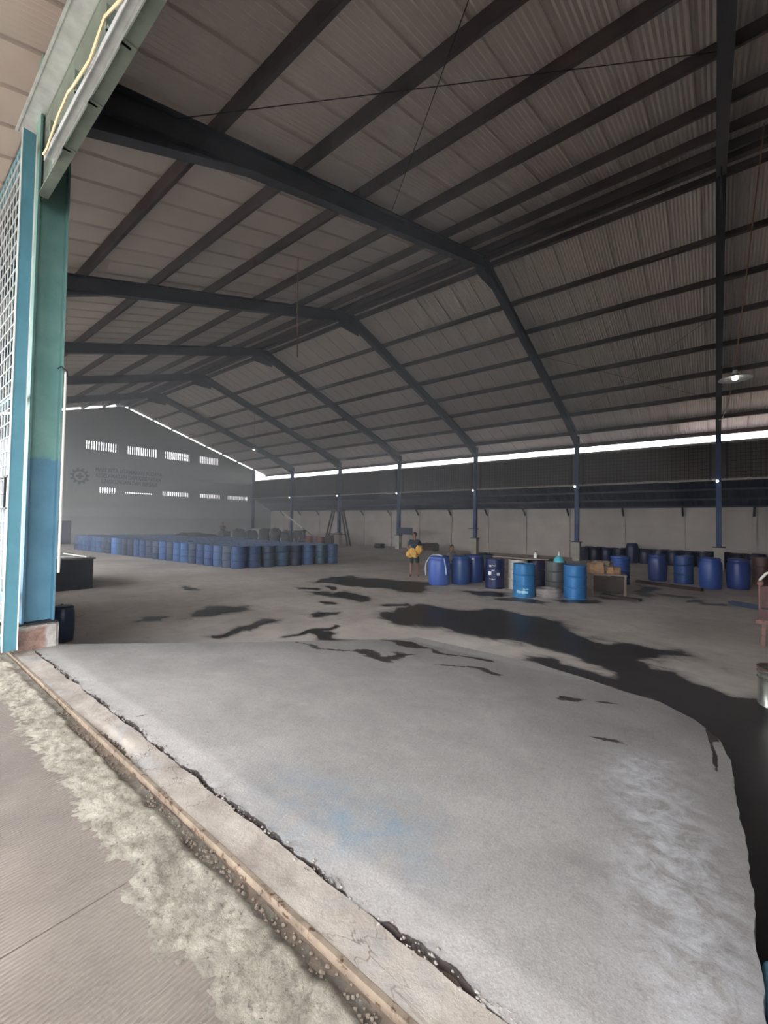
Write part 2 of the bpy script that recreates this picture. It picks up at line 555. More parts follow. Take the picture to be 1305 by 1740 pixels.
STAINS={
 'S1':[(-10.08, 9.09), (-10.4, 11.14), (-9.35, 10.84), (-7.22, 11.59), (-6.42, 9.81), (-6.88, 9.5), (-7.66, 9.62), (-8.97, 9.14)],
 'S2':[(-8.69, 7.61), (-8.5, 8.06), (-7.98, 8.03), (-7.99, 8.56), (-7.56, 8.44), (-6.81, 8.07), (-6.72, 7.61), (-7.38, 7.53), (-8.04, 7.59)],
 'S3':[(-9.03, 8.59), (-8.68, 8.77), (-8.3, 8.26), (-8.69, 8.31)],
 'S4':[(-7.63, 6.85), (-7.3, 7.06), (-6.81, 7.03), (-7.07, 6.68)],
 'S4b':[(-6.2, 7.7), (-5.83, 8.25), (-5.56, 8.11), (-5.93, 7.57)],
 'S5':[(-8.17, 4.25), (-8.69, 4.89), (-8.21, 5.52), (-7.89, 5.05), (-7.77, 4.49), (-7.95, 4.24)],
 'S6':[(-6.59, 3.63), (-6.63, 4.09), (-6.66, 4.71), (-6.85, 4.98), (-6.58, 5.23), (-6.36, 5.05), (-6.43, 4.68), (-6.42, 4.28), (-6.36, 3.83), (-6.42, 3.63)],
 'S7':[(-6.74, 5.73), (-6.6, 6.17), (-6.27, 6.48), (-6.24, 6.04), (-6.45, 5.81)],
 'S8':[(-5.51, 4.22), (-5.5, 4.65), (-5.6, 5.43), (-5.45, 5.39), (-5.4, 4.69), (-5.39, 4.28)],
 'S9':[(-5.44, 4.91), (-5.38, 5.23), (-4.91, 5.03), (-4.65, 5.08), (-4.82, 4.93), (-5.07, 4.8)],
 'S10':[(-5.41, 6.66), (-5.7, 7.88), (-5.29, 8.27), (-4.23, 8.46), (-3.69, 9.05), (-2.66, 8.9), (-2.2, 8.52), (-1.73, 7.69), (-1.25, 7.93), (-0.48, 7.9), (-0.38, 7.76), (-0.58, 7.36), (-0.69, 7.03), (-0.61, 6.78), (-0.28, 6.67), (-0.05, 6.34), (0.15, 6.27), (0.34, 6.35), (0.94, 6.68), (0.32, 2.38), (-0.12, 2.02), (-0.25, 4.15), (-0.15, 4.84), (-0.83, 5.58), (-1.24, 5.71), (-1.57, 5.63), (-1.85, 5.73), (-2.12, 5.9), (-2.01, 6.07), (-1.66, 6.11), (-1.4, 6.12), (-1.13, 6.21), (-1.13, 6.42), (-1.35, 6.58), (-1.77, 6.64), (-2.3, 6.65), (-2.83, 6.76), (-3.14, 6.73), (-3.4, 6.59), (-4.0, 6.6), (-4.47, 6.52), (-5.0, 6.48)],
 'S11':[(-4.24, 5.17), (-4.14, 5.4), (-3.79, 5.4), (-3.42, 5.45), (-3.26, 5.4), (-3.42, 5.22), (-3.83, 5.09)],
 'S12':[(-4.59, 4.04), (-4.25, 4.13), (-3.87, 4.17), (-3.78, 4.41), (-3.51, 4.43), (-3.39, 4.83), (-3.17, 4.98), (-3.24, 4.67), (-3.35, 4.35), (-3.26, 4.18), (-3.34, 4.11), (-3.68, 4.13), (-4.18, 4.06)],
 'S13':[(-2.69, 4.74), (-2.42, 4.89), (-2.1, 4.98), (-2.05, 4.88), (-2.41, 4.79), (-2.62, 4.69)],
 'S14':[(-3.26, 5.4), (-2.49, 5.61), (-2.47, 5.5), (-3.17, 5.33)],
 'S15':[(-4.38, 10.28), (-4.09, 10.78), (-3.16, 10.77), (-3.34, 10.3)],
 'S16':[(-3.17, 11.42), (-2.36, 11.97), (-2.3, 11.38), (-2.91, 11.02)],
 'S17':[(-2.57, 12.73), (-1.46, 12.83), (-1.51, 12.34), (-2.22, 12.33)],
 'S18':[(-1.91, 15.96), (-1.37, 15.81), (-1.48, 13.52), (-1.69, 13.85)],
 'S19':[(-1.26, 14.54), (-0.51, 14.46), (-0.55, 14.05), (-1.11, 14.14)],
 'S20':[(-0.33, 13.45), (0.13, 13.89), (0.21, 13.64), (-0.15, 13.2)],
 'S21':[(-9.59, 8.03), (-9.0, 8.3), (-8.75, 7.96), (-9.2, 7.81)],
 'S22':[(-12.21, 5.76), (-11.18, 6.01), (-11.01, 5.76), (-11.67, 5.68)],
 'S23':[(-5.53, 10.68), (-5.0, 11.48), (-4.31, 11.06), (-4.82, 10.32)],
 'S24':[(-8.76, 3.36), (-8.5, 3.74), (-8.29, 3.6), (-8.51, 3.32)],
 'S25':[(-0.61, 13.64), (-0.31, 14.15), (-0.41, 13.17)],
 'S26':[(-1.17, 4.74), (-1.02, 4.81), (-1.01, 4.68), (-1.13, 4.65)],
 'S27':[(-0.85, 3.8), (-0.74, 3.84), (-0.63, 3.79), (-0.74, 3.74)],
 'S28':[(-0.94, 4.78), (-0.8, 4.84), (-0.65, 4.8), (-0.81, 4.75)],
}


def poly_mask(X, Y, poly, soft):
    """1 inside, fading to 0 over 'soft' metres outside the outline"""
    P = np.array(poly)
    Q = np.roll(P, -1, 0)
    inside = np.zeros(X.shape, bool)
    dist = np.full(X.shape, 1e9)
    for (x0, y0), (x1, y1) in zip(P, Q):
        c = ((y0 > Y) != (y1 > Y)) & (X < (x1 - x0) * (Y - y0) / ((y1 - y0) or 1e-9) + x0)
        inside ^= c
        dx, dy = x1 - x0, y1 - y0
        t = np.clip(((X - x0) * dx + (Y - y0) * dy) / (dx * dx + dy * dy + 1e-12), 0, 1)
        dist = np.minimum(dist, np.hypot(X - x0 - t * dx, Y - y0 - t * dy))
    sdist = np.where(inside, -dist, dist)
    return 1 - smooth(-soft, soft, sdist)

def wet_field(X, Y, skip=()):
    wx = X + 0.10 * np.sin(Y * 3.1 + 1.3 * np.sin(X * 2.3)) + 0.05 * np.sin(Y * 9.7 + X * 4)
    wy = Y + 0.10 * np.sin(X * 3.7 + 1.1 * np.sin(Y * 2.9)) + 0.05 * np.sin(X * 11.3 - Y * 5)
    out = np.zeros(X.shape)
    for k, pl in STAINS.items():
        if k in skip: continue
        xs_, ys_ = [p[0] for p in pl], [p[1] for p in pl]
        sz = min(max(xs_) - min(xs_), max(ys_) - min(ys_))
        s = min(0.45, 0.09 + sz * 0.22)
        sub = (X > min(xs_) - 1) & (X < max(xs_) + 1) & (Y > min(ys_) - 1) & (Y < max(ys_) + 1)
        if sub.any():
            out[sub] = np.maximum(out[sub], poly_mask(wx[sub], wy[sub], pl, s))
    return out

# ---- floor (one continuous concrete floor with oil and water stains)
gx = np.concatenate([np.arange(-38, -13, 0.5), np.arange(-13, 1.3, 0.05), np.arange(1.3, 8.6, 0.5)])
gy = np.concatenate([np.arange(1.0, 2.0, 0.2), np.arange(2.0, 15.0, 0.05), np.arange(15, 27.6, 0.3)])
X, Y = np.meshgrid(gx, gy)
structure(grid_obj('floor', X, Y, np.zeros_like(X), M['floor'], {'wet': wet_field(X, Y)}))

# ---- ground far outside and the brushed pavement before the door
g = MB().box(-140, 140, -140, 140, -0.3, -0.05)
structure(g.build('ground_outside', M['pave']))
structure(MB().box(-90, -5.5, -70, -2.5, -0.04, 0.430).build('bounce_yard', M['bounce_yard']))  # unseen pale ground added to bounce sunlight up to the ceiling
structure(MB().box(-5.5, 60, -70, -2.5, -0.04, 0.430).build('low_bounce_ground', M['low_bounce']))  # unseen dark ground added to cut bounce light at the right
pv = MB().box(-60, -1.876, -2.5, 0.80, -0.04, 0.435).box(-1.870, 60, -2.5, 0.80, -0.04, 0.435)
pave = structure(pv.build('pavement', M['pave']))

# ---- concrete ramp behind the doorway, falling from the sill to the hall floor
ry = np.arange(1.245, 5.89, 0.025)
rx_t = np.linspace(0, 1, 230)
left = -6.10 + (ry - 1.245) * 0.500
left = np.where(ry > 3.6, -4.93 + (ry - 3.6) * 0.45, left)
right = np.interp(ry, [1.2, 1.7, 2.8, 3.5, 4.18, 4.63, 5.07, 5.44, 5.53, 5.71, 5.79, 5.88],
                  [.115, .12, .12, .10, .09, .02, -.16, -.48, -.82, -1.24, -1.6, -2.05])
right = right + 0.014 * np.array([mnoise.fractal(Vector((q * 5, 3.3, 0)), 0.8, 2.0, 4) for q in ry]) * (ry < 5.0)
X = left[:, None] + (right - left)[:, None] * rx_t[None, :]
Y = np.repeat(ry[:, None], len(rx_t), 1)
Y = Y + (1 - smooth(1.245, 1.40, Y)) * (0.028 * vnoise(X, Y * 0, 3.2, 5.0, 5) + 0.012 * vnoise(X, Y * 0, 19, 15.0, 5))
Zr = np.maximum(ZO - 0.445 * np.clip((Y - 1.4) / 4.3, 0, 1), 0.008)
rim = np.exp(-((Y - 1.262) / 0.03) ** 2)
Zr = Zr + rim * 0.010 * vnoise(X, Y, 22, 1.0, 5)  + 0.0035 * vnoise(X, Y, 2.5, 8.0, 3)
dust = poly_mask(X, Y, [(-.55, 3.6), (-.25, 3.75), (-.12, 3.1), (.0, 2.6), (.08, 2.2), (.10, 1.6), (-.1, 1.5), (-.3, 2.1), (-.42, 2.7), (-.55, 3.1)], 0.22) * 0.9
dust = np.maximum(dust, poly_mask(X, Y, [(-.52, 3.62), (-.40, 3.62), (-.36, 3.34), (-.46, 3.3)], 0.07))
tint = poly_mask(X, Y, [(-2.0, 1.55), (-1.3, 1.9), (-1.0, 1.6), (-1.5, 1.3)], 0.3) * 0.8
CRK = [(-3.27, 1.25), (-3.35, 1.31), (-3.335, 1.42), (-3.315, 1.52), (-3.35, 1.43), (-3.375, 1.32)]
STCH = {'chip': [(-.075, 4.84), (-.045, 4.5), (-.02, 4.2), (-.012, 3.8), (.012, 3.8), (.008, 4.2), (-.02, 4.5), (.03, 4.55), (-.04, 4.86)]}
wet = np.maximum(wet_field(X, Y, ('S10',)), poly_mask(X, Y, STCH['chip'], 0.02))
edge_y = Y - Y[0:1, :]
wet = np.maximum(wet, np.exp(-(edge_y / 0.010) ** 2) * np.clip(0.32 + 0.8 * vnoise(X, Y, 9, 31.0, 4), 0, 0.8))  # mask also darkens the crack line along the near edge
wet[0, :] = 0.60
wet = np.maximum(wet, 0.8 * poly_mask(X, Y, CRK, 0.018))
structure(grid_obj('ramp', X, Y, Zr, M['slab'], {'wet': wet, 'dust': dust, 'tint': tint}, skirt=0.43))

# ---- sill: mortar strip, steel rail, worn groove and rough apron
sx = np.arange(-13.0, 2.6, 0.03)
sy = np.linspace(1.062, 1.226, 12)
X, Y = np.meshgrid(sx, sy)
Zs = ZO + 0.003 + 0.004 * vnoise(X, Y, 6, 2.0, 4)
Y = Y + (Y > 1.215) * 0.016 * vnoise(X, Y * 0, 4.0, 3.0, 4)
hole = np.exp(-(((X + 3.1) / 0.40) ** 2 + ((Y - 1.075) / 0.045) ** 2)) * (1 + 0.5 * vnoise(X, Y, 14, 21.0, 4))
Zs -= 0.05 * hole
structure(grid_obj('trim_1', X, Y, Zs, M['strip'], skirt=0.2))

ax = np.concatenate([np.arange(-13, -7.2, 0.1), np.arange(-7.2, 0.9, 0.012), np.arange(0.9, 2.6, 0.1)])
ay = np.concatenate([np.arange(0.50, 0.74, 0.012), np.arange(0.74, 1.035, 0.012)])
X, Y = np.meshgrid(ax, ay)
n1 = vnoise(X, Y, 5.0, 4.0, 6)
n2 = vnoise(X, Y, 22.0, 6.0, 4)
edge = 0.615 + 0.06 * vnoise(X, Y * 0, 1.6, 9.0, 2) + 0.03 * (X < -2.9)
rise = smooth(-0.03, 0.16, Y - edge + 0.016 * n2 + 0.02 * n1)
groove = smooth(0.955, 1.0, Y + 0.03 * vnoise(X, Y * 0, 3.0, 11.0, 4))
deep = 0.4 + 0.6 * np.exp(-((X + 3.2) / 0.75) ** 2) + 0.35 * smooth(-2.4, -1.6, X)
Za = 0.428 + rise * (0.012 + 0.006 * n1 + 0.006 * n2) - groove * 0.03 * deep - (1 - rise) * 0.004
dirt = np.clip(groove * (0.35 + 0.5 * deep) + (1 - rise) * rise * 1.4 + np.clip(-n1 - 0.25, 0, 1) * 0.7, 0, 1)  # groove dirt, plus a darker border and hollows
structure(grid_obj('apron', X, Y, Za, M['apron'], {'dirt': dirt}))
structure(MB().box(-13, 2.6, 0.95, 1.32, 0.30, 0.416).build('trim_2', M['dirt']))
structure(MB().box(-13, 2.6, 1.041, 1.059, 0.36, 0.450).build('trim_3', M['rail']))

# ---- gable wall at the left end, pierced by two rows of screened windows
UP = [(7.6, 8.72), (10.32, 12.56), (13.15, 15.45), (16.05, 18.3), (19.05, 21.05)]
LO = [(7.6, 8.95), (9.85, 12.5), (13.05, 15.25), (15.95, 18.35), (19.15, 21.3), (21.95, 24.25)]
UZ, LZ = (7.06, 7.80), (3.50, 4.34)
br = sorted({1.42, YR, 24.95, *[a for p in UP + LO for a in p]})
wl = MB()
for a, b in zip(br[:-1], br[1:]):
    mid = (a + b) / 2
    iv = []
    if any(p[0] < mid < p[1] for p in LO): iv.append(LZ)
    if any(p[0] < mid < p[1] for p in UP): iv.append(UZ)
    z0 = 0.0
    for q in iv:
        wl.box(XG - 0.16, XG, a, b, z0, q[0])
        z0 = q[1]
    ta, tb = zt(a) + (0.02 if b <= YR else 0.02), zt(b) + 0.02
    vs = [(x, y, z) for x in (XG - 0.16, XG) for y, z in ((a, z0), (b, z0), (b, tb), (a, ta))]
    wl.add(vs, [(0, 1, 2, 3), (7, 6, 5, 4), (0, 4, 5, 1), (1, 5, 6, 2), (2, 6, 7, 3), (3, 7, 4, 0)])
wl.box(XG - 0.16, XG, 24.95, 27.3, 0, 4.25)
wall_left = structure(wl.build('wall_left', M['wall_paint']))
n = 0
for row, zz, low in ((UP, UZ, False), (LO, LZ, True)):
    for k, (a, b) in enumerate(row):
        n += 1
        f = MB()
        for y0, y1, z0, z1 in ((a, b, zz[0], zz[0] + 0.05), (a, b, zz[1] - 0.05, zz[1]), (a, a + 0.05, zz[0], zz[1]), (b - 0.05, b, zz[0], zz[1])):
            f.box(XG - 0.13, XG + 0.015, y0, y1, z0, z1)
        wn = structure(f.build('window_%d' % n, M['wall_paint']))
        g = MB()
        y = a + 0.12
        while y < b - 0.08:
            g.box(XG - 0.12, XG - 0.02, y, y + 0.092, zz[0] + 0.05, zz[1] - 0.05)
            y += 0.162
        if k % 2 or low:
            g.box(XG - 0.10, XG - 0.03, a + 0.05, b - 0.05, (zz[0] + zz[1]) / 2 - 0.03, (zz[0] + zz[1]) / 2 + 0.03)
        tag(g.build('bars', M['wall_paint'], wn), kind='stuff')
        if low:
            s = MB()
            if k == 0:
                s.box(XG - 0.03, XG - 0.005, a + 0.04, b - 0.04, zz[0], zz[1])
            elif k == 1:
                s.box(XG - 0.03, XG - 0.005, a + 0.04, b - 1.15, zz[0], zz[1])
                s.box(XG - 0.03, XG - 0.005, b - 1.15, b - 0.04, zz[0], zz[0] + 0.36)
            elif k == 2:
                s.box(XG - 0.03, XG - 0.005, a + 0.04, b - 0.04, zz[0], zz[0] + 0.44)
                s.box(XG - 0.03, XG - 0.005, a + 0.04, b - 0.04, zz[0] + 0.54, zz[1])
            else:
                s.box(XG - 0.03, XG - 0.005, a + 0.04, b - 0.04, zz[0], zz[0] + 0.38)
            tag(s.build('blanking_board', M['wall_paint'], wn), label='grey board closing the lower part of the window')
structure(MB().box(XG, XG + 0.06, 16.6, 24.9, 5.56, 5.80).build('trim_4', M['wall_paint']))
d = structure(MB().box(XG - 0.02, XG + 0.03, 7.55, 9.62, 0, 1.70).build('door_1', M['door']))
MB().box(XG + 0.03, XG + 0.045, 9.62, 9.70, 0, 1.76).box(XG + 0.03, XG + 0.045, 7.5, 9.7, 1.70, 1.78).build('door_frame', M['wall_paint'], d)

# painted emblem (cog with a cross) and faded lettering on the gable wall
def cog():
    b = MB()
    vs, fs = [], []
    N = 88
    for k in range(N):
        t = 2 * PI * k / N
        ro = 0.62 if (k % 8) in (0, 1, 2, 3) else 0.47
        for r in (0.36, ro):
            for x in (XG + 0.002, XG + 0.010):
                vs.append((x, 10.04 + r * math.cos(t), 5.02 + r * math.sin(t)))
    for k in range(N):
        i, j = k * 4, ((k + 1) % N) * 4
        fs += [(i + 1, j + 1, j + 3, i + 3), (i, i + 2, j + 2, j), (i + 2, i + 3, j + 3, j + 2), (i, j, j + 1, i + 1)]
    b.add(vs, fs)
    b.box(XG + 0.002, XG + 0.010, 9.80, 10.28, 4.94, 5.10)
    b.box(XG + 0.002, XG + 0.010, 9.96, 10.12, 4.78, 5.26)
    return b
tag(cog().build('emblem', M['gear'], wall_left), label='faded green cog wheel emblem with a cross painted on the wall')
for txt, y0, y1, z in (('MARI KITA UTAMAKAN BUDAYA', 11.02, 15.9, 5.50), ('KESELAMATAN DAN KESEHATAN', 11.06, 15.8, 5.06), ('LINGKUNGAN DAN BEKERJA', 11.44, 15.52, 4.63)):
    cu = bpy.data.curves.new('lettering', 'FONT')
    cu.body = txt
    cu.size = 0.46
    cu.extrude = 0.004
    cu.offset = 0.012
    t = bpy.data.objects.new('tmp', cu)
    C.objects.link(t)
    bpy.context.view_layer.update()
    me = bpy.data.meshes.new_from_object(t)
    bpy.data.objects.remove(t)
    co = np.array([v.co for v in me.vertices])
    co[:, 0] = (co[:, 0] - co[:, 0].min()) / np.ptp(co[:, 0]) * (y1 - y0)
    for v, p in zip(me.vertices, co):
        v.co = (XG + 0.006 + p[2], y0 + p[0], z + p[1])
    me.name = 'lettering'
    tag(link('lettering', me, M['letter'], wall_left), label='faded grey painted capital lettering on the gable wall')

# ---- back boundary wall of precast panels between posts
YB = 27.1
posts = [-37.0, -34.7, -32.0, -29.35, -26.6, -23.75, -20.81, -18.05, -15.2, -12.35, -9.7, -7.02, -4.07, -1.31, 1.5, 4.3, 7.1, 9.0]
wb = structure(MB().box(posts[0], posts[-1], YB + 0.06, YB + 0.16, -0.05, 3.02).build('wall_back', M['panel_wall']))
for a, b in zip(posts[:-1], posts[1:]):
    for i in range(4):
        z0 = i * 0.715
        MB().box(a + 0.08, b - 0.08, YB + rng.uniform(0, 0.008), YB + 0.07, z0 + 0.004, z0 + 0.711).build('panel', M['panel_wall'], wb)
for a in posts:
    MB().box(a - 0.085, a + 0.085, YB - 0.06, YB + 0.07, 0, 2.92).build('post', M['panel_wall'], wb)

# ---- low lean-to roof between the column line and the boundary wall
cn = MB()
xs_ = np.arange(-37, 8.6, 0.11)
vs, fs = [], []
for i, x in enumerate(xs_):
    dz = 0.018 if i % 2 else -0.018
    for y, z in ((YC + 0.14, 4.16), (YB + 0.25, 2.90)):
        vs += [(x, y, z + dz), (x, y, z + dz + 0.012)]
for i in range(len(xs_) - 1):
    a, b = i * 4, (i + 1) * 4
    fs += [(a, b, b + 2, a + 2), (a + 1, a + 3, b + 3, b + 1)]
cn.add(vs, fs)
canopy = structure(cn.build('canopy', M['canopy']))
for y in (25.5, 26.3, 26.95):
    z = 4.16 - (y - YC - 0.14) * 1.26 / (YB + 0.11 - YC) - 0.05
    MB().box(-36.9, 8.4, y - 0.03, y + 0.03, z - 0.09, z).build('purlin', M['canopy'], canopy)
for a in posts[1:-1]:
    MB().bar((a, YB - 0.05, 2.55), (a, YB - 0.45, 2.98), 0.08, 0.10).bar((a, YB - 0.08, 2.5), (a, YB - 0.08, 2.9), 0.08, 0.05).build('bracket', M['canopy'], canopy)

# ---- front wall: white plastered dado left of the door, open above; solid wall right of the door
structure(MB().box(-12.0, -6.32, YD, YD + 0.14, 0.0, 3.05).box(-37, -36.4, YD, YD + 0.14, 0, 7.3).box(-36.4, -12.0, YD, YD + 0.14, 0, 1.2).build('wall_front', M['wall_white']))  # unseen left bays opened for daylight, right side closed to darken the hall
structure(MB().box(0.55, 8.5, YD, YD + 0.14, 0.0, 7.3).build('wall_front_right', M['wall_white']))
fas = MB()
xs_ = np.arange(-7.0, 8.6, 0.10)
vs, fs = [], []
for i, x in enumerate(xs_):
    dy = 0.012 if i % 2 else -0.012
    vs += [(x, YD + dy, 6.55), (x, YD + dy, 7.38), (x, YD + dy + 0.01, 6.55), (x, YD + dy + 0.01, 7.38)]
for i in range(len(xs_) - 1):
    a, b = i * 4, (i + 1) * 4
    fs += [(a, a + 1, b + 1, b), (a + 2, b + 2, b + 3, a + 3)]
fas.add(vs, fs)
structure(fas.build('trim_5', M['purlin']))
structure(MB().box(8.5, 8.65, 1.2, 27.3, 0, 11.2).build('wall_right', M['purlin']))

# ---- roof: purlins, bracing and single corrugated sheets, all parts of the ceiling
rb = MB()
rb.bar((-36.98, YR, ZR + 0.02), (8.5, YR, ZR + 0.02), 0.16, 0.26)
ceiling = structure(rb.build('ceiling', M['purlin']))
for y in (-2.4, -1.2, 0.1, 1.55, 3.2, 4.83, 6.45, 8.25, 10.0, 11.35, 12.3, 13.15, 15.0, 16.55, 18.1, 19.7, 21.35, 22.95, YC, 26.35):
    s = -1 if y > YR else 1
    a = math.atan(SL) * s
    b = MB()
    u = Vector((0, -math.sin(a), math.cos(a)))
    z = zt(y) + 0.10
    thick = 0.10 if y not in (12.3, 13.15) else 0.14
    b.bar((-36.98, y, z), (8.5, y, z), 0.014, 0.19, u)
    for k in (-1, 1):
        o = u * (0.09 * k) + Vector((0, 0.5 * thick * 0.8, 0))
        b.bar(Vector((-36.98, y, z)) + o, Vector((8.5, y, z)) + o, thick * 0.8, 0.012, u)
    b.build('purlin', M['purlin'], ceiling)
for (x0, y0), (x1, y1) in (((-6.0, 2.65), (0.15, 8.2)), ((-6.0, 7.6), (0.15, 2.2)), ((-6.0, 23.2), (0.15, 17.8)), ((-6.0, 17.8), (0.15, 23.2))):
    MB().tube([(x0, y0, zt(y0) - 0.03), (x1, y1, zt(y1) - 0.03)], 0.007, 6).build('brace_rod', M['dark'], ceiling)

SW = 0.75
def sheet_mesh(name, side):
    b = MB()
    nw = 9
    n = nw * 4
    prof = []
    for i in range(n + 1):
        ph = (i % 4)
        dz = (0.017, 0.0, -0.017, 0.0)[ph]
        prof.append((-SW / 2 + SW * i / n, dz))
    prof = [(-SW / 2 - 0.012, -0.045), (-SW / 2 - 0.010, 0.02)] + prof
    y0 = YR
    y1 = -2.6 if side < 0 else 26.6  # front eave lengthened out of view to shade the pavement
    vs = []
    for x, dz in prof:
        for y in (y0, y1):
            vs.append((x, y - YR, dz - SL * abs(y - YR)))
    fs = [(i * 2, i * 2 + 1, i * 2 + 3, i * 2 + 2) for i in range(len(prof) - 1)]
    b.add(vs, fs)
    me = b.mesh(name)
    me.materials.append(M['roof'])
    return me
me_n, me_f = sheet_mesh('roof_sheet', -1), sheet_mesh('roof_sheet', 1)
x = -36.62
while x < 8.6:
    for me in (me_n, me_f):
        o = bpy.data.objects.new('roof_sheet', me)
        C.objects.link(o)
        o.parent = ceiling
        o.location = (x, YR, ZR + 0.225 + rng.uniform(-0.004, 0.004))
    x += SW

# ---- portal frames
names = ['nearest', 'second', 'third', 'fourth', 'fifth', 'sixth']
FLAB = ['steel portal frame at the hall\'s right end, rising beside the hanging lamp',
        'steel portal frame whose front post is the big teal and blue door post',
        'steel portal frame second back from the teal door post, far column behind the blue barrels',
        'steel portal frame whose far column carries the small dark blue board',
        'steel portal frame whose far column stands inside the wooden trestle',
        'steel portal frame nearest the gable wall, its column crossed by a leaning white pole']
for i, xf in enumerate(XS[:6]):
    fr = thing('portal_frame', (xf, YC, 0), FLAB[i], 'frame', 'steel portal frames of the hall')
    L = lambda x, y, z: (x, y - YC, z)
    yn = 1.27
    # far column: pedestal, plate, I-section, knee
    MB().box(-0.18, 0.18, -0.18, 0.18, 0, 1.02).build('pedestal', M['ped'], fr)
    MB().box(-0.24, 0.24, -0.21, 0.21, 1.02, 1.05).build('base_plate', M['dark'], fr)
    b = MB().ibeam((0, 0, 1.05), (0, 0, zt(YC) - 0.1), 0.20, 0.24, (0, 1, 0))
    b.build('column', M['frame_blue'], fr)
    # rafters, deeper at the eaves
    for k, (ya, yb) in enumerate(((YC - 0.1, YR), (yn + 0.1, YR))):
        b = MB()
        s = -1 if ya > YR else 1
        a_ = L(0, ya, zt(ya) - 0.20); b_ = L(0, yb, zt(yb) - 0.20)
        b.ibeam(a_, b_, 0.20, 0.38, (0, 0, 1), 0.024, 0.016)
        hy = ya + s * 2.6
        za, zh = zt(ya), zt(hy)
        b.add([L(xx, y, z) for xx in (-0.008, 0.008) for y, z in ((ya, za - 0.3), (hy, zh - 0.36), (ya, za - 0.72))], [(0, 1, 2), (5, 4, 3), (0, 3, 4, 1), (1, 4, 5, 2), (2, 5, 3, 0)])
        b.bar(L(0, ya, za - 0.72), L(0, hy, zh - 0.37), 0.20, 0.02)
        b.build('rafter', M['frame'], fr)
    MB().box(-0.012, 0.012, YR - 0.6 - YC, YR + 0.6 - YC, zt(YR) - 0.80, zt(YR) - 0.32).build('gusset', M['frame'], fr)
    # front column
    dx = 0.25 if i == 0 else 0.0
    b = MB()
    zb = 0.745 if i == 1 else 0.6
    b.ibeam((dx, yn - YC, zb), (dx, yn - YC, zt(yn) - 0.1), 0.21, 0.29, (0, 1, 0), 0.02, 0.014)
    post = b.build('column', M['post'] if i == 1 else M['frame_blue'], fr)
    if i == 1:
        tag(post, label='teal door post repainted blue over its lower part')
        MB().box(-0.16, 0.13, yn - 0.17 - YC, yn + 0.17 - YC, 0.725, 0.745).build('base_plate', M['dark'], fr)
        pp = MB()
        pp.box(-0.25, 0.25, -0.20, 0.20, 0, 0.60)
        bm = bmesh.new()
        me = pp.mesh('pedestal')
        bm.from_mesh(me)
        bmesh.ops.bevel(bm, geom=bm.edges[:], offset=0.03, segments=2, affect='EDGES')
        bmesh.ops.subdivide_edges(bm, edges=bm.edges[:], cuts=3, use_grid_fill=True)
        for v in bm.verts:
            v.co += v.normal * 0.010 * mnoise.fractal(v.co * 7, 0.8, 2.0, 3)
        bm.to_mesh(me)
        bm.free()
        po = link('pedestal', me, M['brickped'], fr, (-0.17, yn - YC + 0.005, 0.13))
        tag(po, label='chipped plaster pedestal with bare brick showing')
        pts = [(0.112, 1.435 - YC, 1.28 + 0.08 * k) for k in range(30)]
        MB().tube(pts, 0.014, 8).build('conduit', M['white'], fr)
        hk = [(0.11, 1.36 - YC, 3.62), (0.16, 1.38 - YC, 3.64), (0.17, 1.43 - YC, 3.60), (0.16, 1.44 - YC, 3.54)]
        MB().tube(hk, 0.007, 6).build('hook', M['dark'], fr)
    else:
        MB().box(-0.2 + dx, 0.2 + dx, yn - 0.18 - YC, yn + 0.18 - YC, 0, zb).build('pedestal', M['ped'], fr)
    # bulb bracket on the far column
    if i < 6:
        lb = MB().box(-0.03, 0.03, -0.26, -0.12, 4.08, 4.12).build('lamp_bracket', M['dark'], fr)
        MB().blob((-0.05, -0.27, 4.10), (0.055, 0.055, 0.06), 10, 6).build('bulb', M['bulb'], lb, smooth=True)
    if i == 2:
        MB().box(-0.42, 0.30, -0.16, -0.12, 1.62, 1.66).build('step_iron', M['dark'], fr)
structure(MB().ibeam((XG + 0.12, YC, 0), (XG + 0.12, YC, zt(YC) - 0.02), 0.20, 0.24, (0, 1, 0)).build('trim_6', M['frame_blue']))

